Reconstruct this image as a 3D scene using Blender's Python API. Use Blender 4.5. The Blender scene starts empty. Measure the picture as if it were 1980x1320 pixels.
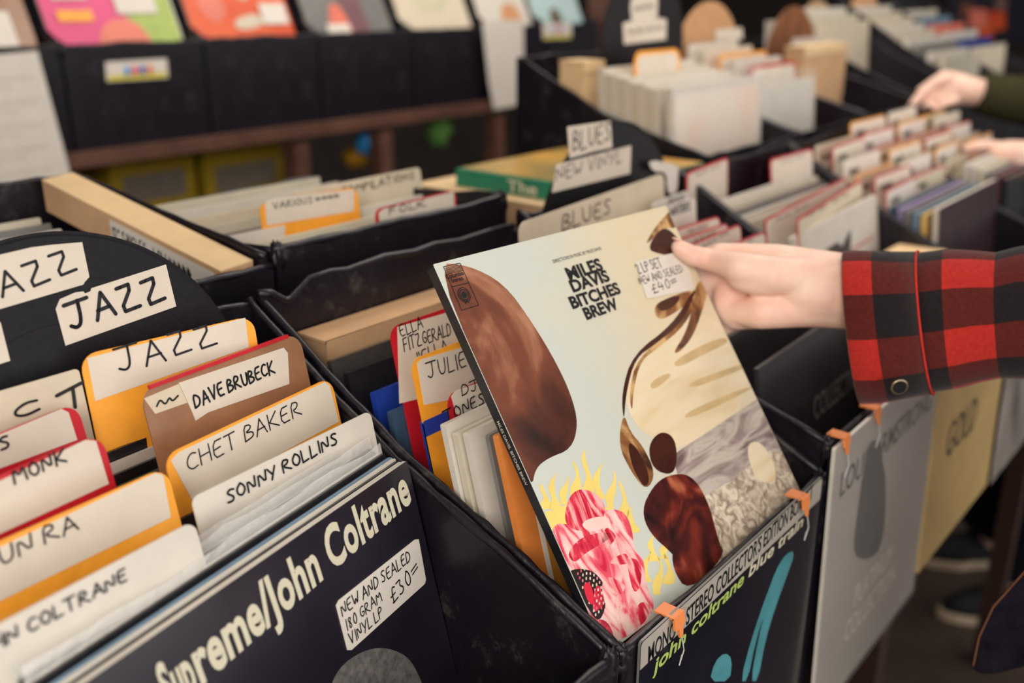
import bpy, bmesh, math, random
from mathutils import Vector as V, Matrix, noise as mnoise
random.seed(7)
SC = bpy.context.scene
COL = SC.collection
# ------------------------------------------------------------------ camera, world, lights
F_PX = 1900.0; CXP, CYP = 990.0, 660.0
PITCH = math.atan(680 / F_PX); HEAD = math.radians(39.4)
FH = V((math.cos(HEAD), math.sin(HEAD), 0)); UPV = V((0, 0, 1))
CF = FH * math.cos(PITCH) - UPV * math.sin(PITCH)
CR = CF.cross(UPV).normalized(); CU = CR.cross(CF)
CAM = V((0, 0, 1.5))
cam = bpy.data.cameras.new('camera'); cam_o = bpy.data.objects.new('camera', cam); COL.objects.link(cam_o)
cam.sensor_width = 36; cam.lens = F_PX / 1980 * 36; cam.clip_start = .02
M3 = Matrix((CR, CU, -CF)).transposed()
cam_o.matrix_world = Matrix.Translation(CAM) @ M3.to_4x4()
cam.dof.use_dof = True; cam.dof.focus_distance = .75; cam.dof.aperture_fstop = 3.2
SC.camera = cam_o
SC.view_settings.view_transform = 'Standard'; SC.view_settings.look = 'None'
SC.view_settings.gamma = 1; SC.view_settings.use_curve_mapping = False
SC.view_settings.exposure = -0.02
W = bpy.data.worlds.new('world'); SC.world = W; W.use_nodes = True
W.node_tree.nodes['Background'].inputs[0].default_value = (1, .965, .93, 1)
W.node_tree.nodes['Background'].inputs[1].default_value = 1.9

def area(name, loc, size, power, col, target):
    L = bpy.data.lights.new(name, 'AREA'); L.shape = 'RECTANGLE'; L.size, L.size_y = size
    L.energy = power; L.color = col
    o = bpy.data.objects.new(name, L); COL.objects.link(o); o.location = loc
    o.rotation_euler = (V(target) - V(loc)).to_track_quat('-Z', 'Y').to_euler()
    return o
WARM = (1, .925, .84)
area('ceiling_or_fill_light', (-.15, -.9, 2.75), (1.8, .9), 9, WARM, (.8, .4, 1.1))
area('ceiling_or_fill_light', (-1.35, -.65, 2.4), (.7, 1.8), 52, WARM, (.95, .4, 1.15))  # added fill lamp on the left, brightens the palm and hung covers
area('ceiling_or_fill_light', (2.2, .7, 2.75), (1.8, .9), 24, WARM, (2.1, .8, 1.0))
area('ceiling_or_fill_light', (1.9, 1.6, 2.75), (2.4, .4), 18, WARM, (1.8, 2.0, 1.0))

# ------------------------------------------------------------------ projection helpers (a pixel becomes a point on a known plane)
def ray(x, y): return CF + CR * ((x - CXP) / F_PX) - CU * ((y - CYP) / F_PX)
def dep(x, y, d): return CAM + ray(x, y) * d
def onX(x, y, X): r = ray(x, y); return CAM + r * ((X - CAM.x) / r.x)
def onY(x, y, Y): r = ray(x, y); return CAM + r * ((Y - CAM.y) / r.y)
def onZ(x, y, Z): r = ray(x, y); return CAM + r * ((Z - CAM.z) / r.z)

class Fr:
    """a flat sheet: o = top left corner, ex = right, ey = down, n = towards the front"""
    def __init__(s, o, ex, ey, w=0, h=0):
        s.o, s.ex, s.ey, s.w, s.h = V(o), V(ex).normalized(), V(ey).normalized(), w, h
        s.n = s.ey.cross(s.ex).normalized()
    def pt(s, u, v, k=0): return s.o + s.ex * u + s.ey * v + s.n * k
    def px(s, x, y):
        r = ray(x, y); t = (s.o - CAM).dot(s.n) / r.dot(s.n); d = CAM + r * t - s.o
        return (d.dot(s.ex), d.dot(s.ey))
    def pxs(s, pts): return [s.px(*p) for p in pts]
def down(ex, lean):
    back = V((0, 0, 1)).cross(ex).normalized()
    return -(V((0, 0, 1)) * math.cos(lean) + back * math.sin(lean))
def fr_tr(TL, TR, X=None, Y=None, lean=.2, h=.3, zbot=None):
    P = onX(*TR, X) if X is not None else onY(*TR, Y)
    Q = onZ(*TL, P.z); ex = (P - Q).normalized(); w = (P - Q).length
    if zbot is not None: h = (P.z - zbot) / math.cos(lean)
    return Fr(Q, ex, down(ex, lean), w, h)
def fr_tl(TL, X, w, rz=0, lean=.24, h=.3, zbot=None):
    P = onX(*TL, X); ex = V((math.cos(rz), math.sin(rz), 0))
    if zbot is not None: h = (P.z - zbot) / math.cos(lean)
    return Fr(P, ex, down(ex, lean), w, h)
def fr_at(x, y, z, w, rz=0, lean=.2, h=.315):
    ex = V((math.cos(rz), math.sin(rz), 0)); return Fr((x, y, z), ex, down(ex, lean), w, h)

# ------------------------------------------------------------------ materials
MATS = {}
def mat(name, col, rough=.6, var=.12, scale=30, bump=0, bscale=80, metal=0, spec=.4, coat=0, col2=None, stretch=None, sheen=0, sss=0):
    if name in MATS: return MATS[name]
    m = bpy.data.materials.new(name); m.use_nodes = True; nt = m.node_tree; N = nt.nodes; L = nt.links
    b = N['Principled BSDF']; b.inputs['Roughness'].default_value = rough; b.inputs['Metallic'].default_value = metal
    b.inputs['Specular IOR Level'].default_value = spec; b.inputs['Coat Weight'].default_value = coat; b.inputs['Coat Roughness'].default_value = .12
    if sheen: b.inputs['Sheen Weight'].default_value = sheen
    if sss:
        b.inputs['Subsurface Weight'].default_value = sss; b.inputs['Subsurface Radius'].default_value = (.012, .004, .002); b.inputs['Subsurface Scale'].default_value = .6
    tc = N.new('ShaderNodeTexCoord'); mp = N.new('ShaderNodeMapping'); L.new(tc.outputs['Object'], mp.inputs[0])
    if stretch: mp.inputs['Scale'].default_value = stretch
    nz = N.new('ShaderNodeTexNoise'); nz.inputs['Scale'].default_value = scale; nz.inputs['Detail'].default_value = 6; nz.inputs['Roughness'].default_value = .6
    L.new(mp.outputs[0], nz.inputs[0])
    mx = N.new('ShaderNodeMix'); mx.data_type = 'RGBA'
    c2 = col2 if col2 else tuple(min(1, c * (1 + var)) for c in col)
    c1 = col if col2 else tuple(c * (1 - var) for c in col)
    mx.inputs[6].default_value = (*c1, 1); mx.inputs[7].default_value = (*c2, 1)
    cr = N.new('ShaderNodeMapRange'); cr.inputs[1].default_value = .3; cr.inputs[2].default_value = .7
    L.new(nz.outputs[0], cr.inputs[0]); L.new(cr.outputs[0], mx.inputs[0]); L.new(mx.outputs[2], b.inputs['Base Color'])
    if bump:
        n2 = N.new('ShaderNodeTexNoise'); n2.inputs['Scale'].default_value = bscale; n2.inputs['Detail'].default_value = 5
        L.new(mp.outputs[0], n2.inputs[0])
        bp = N.new('ShaderNodeBump'); bp.inputs['Strength'].default_value = bump; bp.inputs['Distance'].default_value = .002
        L.new(n2.outputs[0], bp.inputs['Height']); L.new(bp.outputs[0], b.inputs['Normal'])
    MATS[name] = m; return m
def srgb(r, g, b):
    f = lambda c: (c / 255 / 12.92) if c / 255 <= .04045 else ((c / 255 + .055) / 1.055) ** 2.4
    return (f(r), f(g), f(b))
def cm(name, rgb, **k): return mat(name, srgb(*rgb), **k)

paper = cm('label paper', (216, 205, 190), rough=.75, var=.05, scale=25)
paper_w = cm('white paper', (222, 214, 204), rough=.7, var=.04)
cream = cm('cream card', (210, 197, 174), rough=.7, var=.06)
orange = cm('orange card', (245, 165, 50), rough=.45, var=.1, scale=40)
redcard = cm('red card', (190, 28, 42), rough=.4, var=.12)
brownc = cm('brown card', (150, 108, 78), rough=.35, var=.15, coat=.4)
kraft = cm('cardboard', (205, 165, 125), rough=.8, var=.1, scale=18)
kraft_l = cm('pale cardboard', (226, 194, 150), rough=.8, var=.08, scale=18)
ink = mat('marker ink', (.006, .006, .009), rough=.5, var=.2)
inkthin = mat('faded ink', (.05, .045, .05), rough=.6, var=.2)
black_sl = mat('black sleeve', (.012, .011, .014), rough=.35, var=.4, coat=.3)
white_sl = cm('white sleeve', (212, 205, 194), rough=.5, var=.06, coat=.2)
grey_sl = cm('grey sleeve', (120, 118, 115), rough=.35, var=.15, coat=.3)
cream_sl = cm('cream sleeve', (204, 196, 176), rough=.5, var=.08, coat=.2)
blue_sl = cm('blue sleeve', (30, 60, 150), rough=.35, var=.15, coat=.3)
navy_sl = cm('slate blue sleeve', (55, 78, 100), rough=.35, var=.15, coat=.3)
orange_sl = cm('orange sleeve', (225, 135, 65), rough=.4, var=.1, coat=.3)
ochre_sl = cm('ochre sleeve', (190, 130, 50), rough=.4, var=.12, coat=.3)
green_sl = cm('green sleeve', (95, 105, 80), rough=.4, var=.15)
teal_sl = cm('pale blue sleeve', (110, 140, 165), rough=.4, var=.15, coat=.3)
dark_cover = mat('dark printed cover', (.016, .013, .022), rough=.3, var=.35, scale=12, coat=.35)
clip_m = cm('orange plastic', (235, 140, 80), rough=.35, var=.08)
wood_d = cm('dark wood', (58, 38, 31), rough=.5, var=.3, scale=12, stretch=(1, 8, 8))
steel_m = mat('clear line', (.6, .6, .58), rough=.2, var=.1, spec=.6)

def tape_mat():
    m = bpy.data.materials.new('black taped cardboard'); m.use_nodes = True; N = m.node_tree.nodes; L = m.node_tree.links
    b = N['Principled BSDF']; b.inputs['Roughness'].default_value = .33; b.inputs['Specular IOR Level'].default_value = .45
    tc = N.new('ShaderNodeTexCoord')
    nz = N.new('ShaderNodeTexNoise'); nz.inputs['Scale'].default_value = 24; nz.inputs['Detail'].default_value = 10; nz.inputs['Roughness'].default_value = .75
    L.new(tc.outputs['Object'], nz.inputs[0])
    cr = N.new('ShaderNodeValToRGB'); e = cr.color_ramp.elements
    e[0].position = .57; e[0].color = (.0085, .0065, .0115, 1); e[1].position = .80; e[1].color = (.10, .09, .085, 1)
    L.new(nz.outputs[0], cr.inputs[0]); L.new(cr.outputs[0], b.inputs['Base Color'])
    mp = N.new('ShaderNodeMapping'); mp.inputs['Scale'].default_value = (1, 1, .5); L.new(tc.outputs['Object'], mp.inputs[0])
    n2 = N.new('ShaderNodeTexNoise'); n2.inputs['Scale'].default_value = 38; n2.inputs['Detail'].default_value = 6; n2.inputs['Distortion'].default_value = 1.2
    L.new(mp.outputs[0], n2.inputs[0])
    bp = N.new('ShaderNodeBump'); bp.inputs['Strength'].default_value = .4; bp.inputs['Distance'].default_value = .003
    L.new(n2.outputs[0], bp.inputs['Height']); L.new(bp.outputs[0], b.inputs['Normal'])
    r2 = N.new('ShaderNodeMapRange'); r2.inputs[3].default_value = .22; r2.inputs[4].default_value = .55; L.new(nz.outputs[0], r2.inputs[0]); L.new(r2.outputs[0], b.inputs['Roughness'])
    return m
tape = tape_mat()
def film_mat(name, fac):
    m = bpy.data.materials.new(name); m.use_nodes = True; N = m.node_tree.nodes; L = m.node_tree.links
    b = N['Principled BSDF']; out = N['Material Output']
    b.inputs['Base Color'].default_value = (.85, .85, .83, 1); b.inputs['Roughness'].default_value = .18; b.inputs['Specular IOR Level'].default_value = .8
    tr = N.new('ShaderNodeBsdfTransparent'); mx = N.new('ShaderNodeMixShader'); mx.inputs[0].default_value = fac
    tc = N.new('ShaderNodeTexCoord'); nz = N.new('ShaderNodeTexNoise'); nz.inputs['Scale'].default_value = 45; nz.inputs['Distortion'].default_value = 2
    L.new(tc.outputs['Object'], nz.inputs[0]); bp = N.new('ShaderNodeBump'); bp.inputs['Strength'].default_value = .5; bp.inputs['Distance'].default_value = .004
    L.new(nz.outputs[0], bp.inputs['Height']); L.new(bp.outputs[0], b.inputs['Normal'])
    L.new(tr.outputs[0], mx.inputs[1]); L.new(b.outputs[0], mx.inputs[2]); L.new(mx.outputs[0], out.inputs[0])
    return m
film = film_mat('clear plastic film', .10); film_f = film_mat('creased plastic film', .30)

# ------------------------------------------------------------------ mesh and object helpers
class MB:
    def __init__(s): s.v, s.f, s.mi, s.mats = [], [], [], []
    def m(s, mt):
        if mt not in s.mats: s.mats.append(mt)
        return s.mats.index(mt)
    def add(s, vs, fs, mt):
        b = len(s.v); s.v += [V(x) for x in vs]; i = s.m(mt)
        for f in fs: s.f.append([b + k for k in f]); s.mi.append(i)
    def slab(s, fr, poly, k0, k1, mt, side=None):
        n = len(poly)
        top = [fr.pt(u, v, k1) for u, v in poly]; bot = [fr.pt(u, v, k0) for u, v in poly]
        s.add(top + bot, [list(range(n)), list(range(2 * n - 1, n - 1, -1))], mt)
        s.add(top + bot, [[i, n + i, n + (i + 1) % n, (i + 1) % n] for i in range(n)], side or mt)
    def flat(s, fr, poly, k, mt):
        s.add([fr.pt(u, v, k) for u, v in poly], [list(range(len(poly)))], mt)
    def box(s, lo, hi, mt):
        x0, y0, z0 = lo; x1, y1, z1 = hi
        s.add([(x0, y0, z0), (x1, y0, z0), (x1, y1, z0), (x0, y1, z0), (x0, y0, z1), (x1, y0, z1), (x1, y1, z1), (x0, y1, z1)],
              [[0, 3, 2, 1], [4, 5, 6, 7], [0, 1, 5, 4], [1, 2, 6, 5], [2, 3, 7, 6], [3, 0, 4, 7]], mt)
    def tube(s, pts, r, mt, seg=8, cap=True):
        pts = [V(p) for p in pts]; n = len(pts); rs = r if isinstance(r, (list, tuple)) else [r] * n
        vs = []
        a = None
        for i, p in enumerate(pts):
            d = (pts[min(i + 1, n - 1)] - pts[max(i - 1, 0)]).normalized()
            if a is None:
                a = d.cross(V((0, 0, 1)))
                if a.length < .3: a = d.cross(V((1, 0, 0)))
            else: a = a - d * a.dot(d)
            a.normalize(); b = a.cross(d)
            for k in range(seg):
                t = 2 * math.pi * k / seg; vs.append(p + (a * math.cos(t) + b * math.sin(t)) * rs[i])
        fs = [[i * seg + k, i * seg + (k + 1) % seg, (i + 1) * seg + (k + 1) % seg, (i + 1) * seg + k] for i in range(n - 1) for k in range(seg)]
        if cap: fs += [list(range(seg - 1, -1, -1)), list(range((n - 1) * seg, n * seg))]
        s.add(vs, fs, mt)
    def ball(s, c, r, mt, sc=(1, 1, 1), jit=0, u=12, w=8):
        vs = []; c = V(c)
        for i in range(w + 1):
            t = math.pi * i / w
            for k in range(u):
                p = 2 * math.pi * k / u
                d = V((math.sin(t) * math.cos(p), math.sin(t) * math.sin(p), math.cos(t)))
                q = 1 + (jit * mnoise.noise(d * 3 + c * 40) if jit else 0)
                vs.append(c + V((d.x * sc[0], d.y * sc[1], d.z * sc[2])) * r * q)
        fs = [[i * u + k, (i + 1) * u + k, (i + 1) * u + (k + 1) % u, i * u + (k + 1) % u] for i in range(w) for k in range(u)]
        s.add(vs, fs, mt)
    def loft(s, rings, mt, cap=True):
        n = len(rings[0]); vs = [p for r in rings for p in r]
        fs = [[i * n + k, i * n + (k + 1) % n, (i + 1) * n + (k + 1) % n, (i + 1) * n + k] for i in range(len(rings) - 1) for k in range(n)]
        if cap: fs += [list(range(n - 1, -1, -1)), list(range((len(rings) - 1) * n, len(rings) * n))]
        s.add(vs, fs, mt)
OFF = {}
def obj(name, mb, parent=None, smooth=False, loc=None):
    off = OFF[parent] if parent else (V(loc) if loc is not None else V((0, 0, 0)))
    me = bpy.data.meshes.new(name); me.from_pydata([v - off for v in mb.v], [], mb.f)
    for mt in mb.mats: me.materials.append(mt)
    me.polygons.foreach_set('material_index', mb.mi)
    if smooth: me.polygons.foreach_set('use_smooth', [True] * len(me.polygons))
    o = bpy.data.objects.new(name, me); COL.objects.link(o)
    if parent: o.parent = parent
    else: o.location = off
    OFF[o] = off; return o
def tag(o, label, cat, group=None, kind=None):
    o['label'] = label; o['category'] = cat
    if group: o['group'] = group
    if kind: o['kind'] = kind
    return o
def thing(name, label, cat, loc, group=None):
    o = bpy.data.objects.new(name, None); COL.objects.link(o); o.location = V(loc); o.empty_display_size = .05
    OFF[o] = V(loc); return tag(o, label, cat, group)
def struct(name, mb):
    o = obj(name, mb); o['kind'] = 'structure'; return o
def rrect(u0, v0, u1, v1, r, corners='tltrblbr', n=5):
    out = []
    for cn, cx, cy, a0 in (('tl', u0, v0, 180), ('tr', u1, v0, 270), ('br', u1, v1, 0), ('bl', u0, v1, 90)):
        if cn in corners and r > 0:
            ccx = cx + (r if cn[1] == 'l' else -r); ccy = cy + (r if cn[0] == 't' else -r)
            for i in range(n + 1):
                a = math.radians(a0 + 90 * i / n); out.append((ccx + r * math.cos(a), ccy + r * math.sin(a)))
        else: out.append((cx, cy))
    return out
def chaikin(pts, it=2, closed=True):
    for _ in range(it):
        q = []
        n = len(pts); rng = range(n if closed else n - 1)
        if not closed: q.append(pts[0])
        for i in rng:
            a, b = pts[i], pts[(i + 1) % n]
            q += [(a[0] * .75 + b[0] * .25, a[1] * .75 + b[1] * .25), (a[0] * .25 + b[0] * .75, a[1] * .25 + b[1] * .75)]
        if not closed: q.append(pts[-1])
        pts = q
    return pts

# handwriting: stroke letters on a unit box
GL = {
 'A': [[(0, 0), (.4, 1), (.75, 0)], [(.12, .35), (.65, .38)]], 'B': [[(0, 0), (.05, 1), (.5, .9), (.5, .65), (.08, .52), (.6, .4), (.6, .1), (0, 0)]],
 'C': [[(.65, .85), (.4, 1), (.1, .7), (.05, .3), (.3, 0), (.65, .12)]], 'D': [[(0, 0), (.05, 1), (.5, .85), (.68, .5), (.5, .1), (0, 0)]],
 'E': [[(.6, 1), (.05, .97), (0, 0), (.6, .03)], [(.03, .5), (.5, .55)]], 'F': [[(.6, 1), (.05, .97), (0, 0)], [(.03, .5), (.5, .55)]],
 'G': [[(.65, .85), (.4, 1), (.1, .7), (.05, .3), (.35, 0), (.65, .2), (.65, .45), (.35, .45)]], 'H': [[(0, 0), (.03, 1)], [(.65, 0), (.65, 1)], [(0, .5), (.65, .53)]],
 'I': [[(.1, 0), (.12, 1)]], 'J': [[(-.1, .98), (.8, 1.02)], [(.45, 1), (.45, .2), (.25, 0), (0, .15)]], 'K': [[(0, 0), (.03, 1)], [(.65, 1), (.05, .45), (.7, 0)]],
 'L': [[(.05, 1), (0, 0), (.55, .05)]], 'M': [[(0, 0), (.08, 1), (.4, .4), (.72, 1), (.8, 0)]], 'N': [[(0, 0), (.05, 1), (.6, 0), (.68, 1)]],
 'O': [[(.35, 1), (.05, .7), (.05, .25), (.35, 0), (.65, .3), (.62, .75), (.35, 1)]], 'P': [[(0, 0), (.05, 1), (.55, .9), (.55, .6), (.05, .48)]],
 'R': [[(0, 0), (.05, 1), (.55, .92), (.5, .6), (.05, .48), (.7, 0)]], 'S': [[(.6, .88), (.3, 1), (.05, .78), (.55, .35), (.4, .02), (0, .1)]],
 'T': [[(0, .97), (.75, 1)], [(.38, 1), (.34, 0)]], 'U': [[(.03, 1), (.05, .2), (.3, 0), (.6, .2), (.65, 1)]], 'V': [[(0, 1), (.33, 0), (.68, 1)]],
 'W': [[(0, 1), (.2, 0), (.42, .65), (.6, 0), (.85, 1)]], 'Y': [[(0, 1), (.3, .5)], [(.68, 1), (.2, 0)]], 'Z': [[(0, .97), (.7, 1), (0, 0), (.85, .05)]],
 '0': [[(.35, 1), (.05, .6), (.15, .1), (.4, 0), (.6, .4), (.5, .9), (.35, 1)]], '1': [[(.15, 1), (.1, 0)]], '2': [[(0, .8), (.3, 1), (.5, .75), (0, 0), (.65, .05)]],
 '3': [[(0, .95), (.5, .95), (.2, .58), (.55, .35), (.3, 0), (0, .1)]], '4': [[(.3, 1), (0, .4), (.65, .42)], [(.5, .75), (.45, 0)]],
 '8': [[(.5, .85), (.25, 1), (.1, .75), (.5, .3), (.3, 0), (.05, .2), (.5, .85)]], '£': [[(.6, .85), (.35, 1), (.22, .5), (.22, .1), (0, 0), (.65, .05)], [(.02, .48), (.5, .5)]],
 '=': [[(0, .6), (.7, .72)], [(.05, .35), (.72, .47)]], '&': [[(.65, 0), (.15, .75), (.35, 1), (.5, .8), (.05, .3), (.25, 0), (.65, .4)]], '"': [[(.1, 1), (.1, .75)], [(.3, 1), (.3, .75)]],
 '~': [[(0, .3), (.15, .9), (.25, .1), (.42, .8), (.5, .2), (.68, .6)]], '.': [[(.08, 0), (.1, .06)]], '-': [[(0, .45), (.4, .48)]], 'i': [[(.1, 0), (.1, .6)], [(.1, .85), (.12, .92)]], '/': [[(0, 0), (.4, 1)]],
}
def gw(c): return .35 if c == ' ' else max(p[0] for st in GL[c] for p in st) + .22
def basis(fr, p0, p1, top, base=None):
    a = V(fr.px(*p0)); b = V(fr.px(*p1)); c = V(fr.px(*top)); d = V(fr.px(*(base or p0)))
    x = (b - a); L = x.length; x.normalize(); up = V((x.y, -x.x)); h = abs((c - d).dot(up))
    return a, x, up, L, h
def hand(mb, fr, s, p0, p1, top, wt=.09, mt=None, k=.0006, base=None, jit=.05):
    a, x, up, L, h = basis(fr, p0, p1, top, base); tot = sum(gw(c) for c in s) - .22; sx = L / tot; cu = 0
    w = h * wt / 2
    for c in s:
        if c != ' ':
            jy = random.uniform(-jit, jit); sh = random.uniform(-.03, .06)
            for st in GL[c]:
                P = [a + x * ((cu + q[0] + sh * q[1] + random.uniform(-.02, .02)) * sx) + up * ((q[1] + jy + random.uniform(-.02, .02)) * h) for q in st]
                if len(P) > 3: P = [V(q) for q in chaikin([tuple(q) for q in P], 2, False)] if c not in 'BDERZMNKWFL' else [V(q) for q in chaikin([tuple(q) for q in P], 1, False)]
                for i, q in enumerate(P):
                    mb.flat(fr, [(q.x + w * math.cos(t * math.pi / 4), q.y + w * math.sin(t * math.pi / 4)) for t in range(8)], k, mt or ink)
                    if i:
                        d = (q - P[i - 1]); 
                        if d.length < 1e-7: continue
                        d.normalize(); n_ = V((-d.y, d.x)) * w; r = P[i - 1]
                        mb.flat(fr, [tuple(r + n_), tuple(q + n_), tuple(q - n_), tuple(r - n_)], k, mt or ink)
        cu += gw(c)
TXT = {}
def text_raw(s, offset=0, shear=0, space=1):
    key = (s, offset, shear, space)
    if key not in TXT:
        cu = bpy.data.curves.new('t', 'FONT'); cu.body = s; cu.offset = offset; cu.shear = shear; cu.space_character = space; cu.resolution_u = 4
        o = bpy.data.objects.new('t', cu); COL.objects.link(o); dg = bpy.context.evaluated_depsgraph_get(); dg.update()
        me = bpy.data.meshes.new_from_object(o.evaluated_get(dg))
        TXT[key] = ([v.co.copy() for v in me.vertices], [list(p.vertices) for p in me.polygons])
        bpy.data.objects.remove(o); bpy.data.meshes.remove(me); bpy.data.curves.remove(cu)
    return TXT[key]
def text_local(mb, fr, s, a, x, up, L, h, mt, offset=0, shear=0, k=.0006, lead=None, space=1):
    vs, fs = text_raw(s, offset, shear, space); x0 = min(v.x for v in vs); x1 = max(v.x for v in vs)
    if lead:
        lv, _ = text_raw(lead, offset, shear, space); xs = max(v.x for v in lv) + .03
    else: xs = x0
    sx = L / (x1 - xs); sy = h / .70
    mb.add([fr.pt(*(a + x * ((v.x - xs) * sx) + up * (v.y * sy)), k) for v in vs], fs, mt)
def text(mb, fr, s, p0, p1, top, mt, offset=0, shear=0, k=.0006, base=None, lead=None, space=1):
    a, x, up, L, h = basis(fr, p0, p1, top, base); text_local(mb, fr, s, a, x, up, L, h, mt, offset, shear, k, lead, space)

# ------------------------------------------------------------------ room shell
floor_m = cm('worn dark floor', (70, 56, 48), rough=.65, var=.35, scale=6, bump=.2)
wall_m = cm('dark wall paint', (58, 50, 46), rough=.8, var=.2, scale=3)
ceil_m = cm('ceiling paint', (190, 182, 170), rough=.9, var=.05)
m = MB(); m.box((-2.2, -3, -.1), (7.5, 5, 0), floor_m); struct('floor', m)
m = MB(); m.box((-2.2, -3, 2.9), (7.5, 5, 3.0), ceil_m); struct('ceiling', m)
m = MB(); m.box((-2.2, 5, 0), (7.5, 5.1, 2.9), wall_m); struct('wall_back', m)
m = MB(); m.box((7.5, -3, 0), (7.6, 5, 2.9), wall_m); struct('wall_right', m)
m = MB(); m.box((-2.3, -3, 0), (-2.2, 5, 2.9), wall_m); struct('wall_left', m)
# front wall left out behind the camera: world light enters as added fill

# ------------------------------------------------------------------ display tables
def table(label, x0, x1, y0, y1, z, legs):
    t = thing('display_table', label, 'table', ((x0 + x1) / 2, (y0 + y1) / 2, 0))
    m = MB(); m.box((x0, y0, z - .03), (x1, y1, z), wood_d); obj('table_top', m, t)
    for lx in legs:
        for ly in (y0 + .04, y1 - .04):
            m = MB(); m.box((lx - .02, ly - .02, 0), (lx + .02, ly + .02, z - .03), wood_d); obj('leg', m, t)
    return t
table('dark wooden table carrying the front row of black record crates', .1, 2.32, .33, .70, .79, (.2, 1.3, 2.2))
table('dark wooden table behind, carrying the second row of crates and boxes', .1, 4.0, .73, 1.18, .95, (.2, 1.5, 2.8, 3.9))

# ------------------------------------------------------------------ crates
def jag(a, b, n, amp, seed=0):
    a, b = V(a), V(b); out = []
    for i in range(n + 1):
        p = a.lerp(b, i / n); z = amp * mnoise.noise(V((p.x * 9 + seed, p.y * 9, seed * 1.7))) + amp * .5 * mnoise.noise(V((p.x * 31 + seed, p.y * 31, seed)))
        out.append(V((p.x, p.y, p.z + z)))
    return out
def panel(mb, top, z0, thick):
    """upright sheet under a ragged top line"""
    th = V(thick); n = len(top); A = [p for p in top] + [p + th for p in top] + [V((p.x, p.y, z0)) for p in top] + [V((p.x, p.y, z0)) + th for p in top]
    fs = []
    for i in range(n - 1):
        fs += [[i, i + 1, n + i + 1, n + i], [2 * n + i, 2 * n + i + 1, i + 1, i], [n + i, n + i + 1, 3 * n + i + 1, 3 * n + i], [3 * n + i, 3 * n + i + 1, 2 * n + i + 1, 2 * n + i]]
    fs += [[0, n, 3 * n, 2 * n], [n - 1, 3 * n - 1, 4 * n - 1, 2 * n - 1]]
    mb.add(A, fs, tape)
def crate(label, x0, x1, yf, yb, z0, zf, prof, zb, back_pts=None, group=None, amp=.004, seed=1, tufts=True, front=True):
    """prof: list of (y, z) along the sloping side walls from front to back"""
    t = thing('record_crate', label, 'record crate', ((x0 + x1) / 2, (yf + yb) / 2, z0), group); T = .006
    m = MB(); m.box((x0 + T, yf + T, z0), (x1 - T, yb - T, z0 + T), tape); obj('base_panel', m, t)
    ftop = jag((x0, yf, zf), (x1, yf, zf), 24, amp, seed)
    m = MB(); panel(m, ftop, z0, (0, T, 0)); obj('front_panel', m, t)
    if back_pts: btop = [V(p) for p in back_pts]
    else: btop = jag((x0, yb - T, zb), (x1, yb - T, zb), 24, amp * 1.5, seed + 3)
    m = MB(); panel(m, btop, z0, (0, T, 0)); obj('back_panel', m, t)
    sides = []
    for xs in (x0, x1 - T):
        top = []
        for (ya, za), (yb_, zb_) in zip(prof[:-1], prof[1:]):
            top += jag((xs, ya, za), (xs, yb_, zb_), 8, amp * .6, seed + xs)[:-1]
        top.append(V((xs, prof[-1][0], prof[-1][1])))
        m = MB(); panel(m, top, z0, (T, 0, 0)); obj('side_panel', m, t); sides.append(top)
    m = MB()
    for k, top in enumerate([ftop, btop] + sides):
        off = V((0, T / 2, 0)) if k < 2 else V((T / 2, 0, 0))
        m.tube([p + off for p in top], [.0036 + .0016 * mnoise.noise(p * 70) for p in top], tape, 7)
    obj('edge_tape', m, t, smooth=True)
    if tufts:
        for xx in (x0 + .005, x1 - .005):
            m = MB(); m.ball((xx, yf + .005, zf - .008), .0075, tape, (1, .9, 2.0), .5, 22, 16); obj('crumpled_tape', m, t, smooth=True)
    return t
P1 = [(.309, 1.058), (.41, 1.103), (.521, 1.145), (.60, 1.185), (.70, 1.245)]
bk2 = [(.497, .694, 1.249), (.51, .694, 1.246), (.525, .694, 1.235), (.533, .694, 1.236), (.555, .694, 1.25), (.58, .694, 1.251), (.60, .694, 1.248), (.65, .694, 1.251), (.69, .694, 1.247), (.72, .694, 1.25), (.76, .694, 1.246), (.80, .694, 1.248), (.85, .694, 1.247)]
crate('black taped crate holding the jazz dividers, leftmost of the front row', .115, .492, .307, .70, .79, 1.06, P1, 1.24, None, 'front row of black crates', seed=2)
crate('black taped crate that the tilted colourful record is lifted from', .497, .855, .307, .70, .79, 1.055, P1, 1.247, bk2, 'front row of black crates', seed=5)
crate('black taped crate holding the blues dividers, third of the front row', .86, 1.217, .307, .70, .79, 1.085, [(.309, 1.085), (.45, 1.13), (.58, 1.192), (.70, 1.262)], 1.255, None, 'front row of black crates', seed=8)
nm = ['fourth', 'fifth', 'sixth']
for i, (a, b) in enumerate(((1.222, 1.577), (1.582, 1.937), (1.942, 2.297))):
    crate('black taped crate packed with divider cards, %s of the front row from the left' % nm[i], a, b, .307, .70, .79, 1.075, [(.309, 1.075), (.45, 1.125), (.58, 1.192), (.70, 1.258)], 1.255, None, 'front row of black crates', seed=11 + i)
P2 = [(.752, 1.262), (.9, 1.28), (1.1, 1.302)]
crate('black crate with a pale cardboard block along its wall, behind the jazz disc', .19, .551, .745, 1.10, .95, 1.255, P2, 1.30, None, 'second row of black crates', seed=15, tufts=False)
crate('black scuffed crate of compilations, front wall facing the tilted record', .556, .897, .745, 1.10, .95, 1.268, [(.752, 1.268), (.9, 1.255), (1.1, 1.25)], 1.25, None, 'second row of black crates', seed=18)
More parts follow.
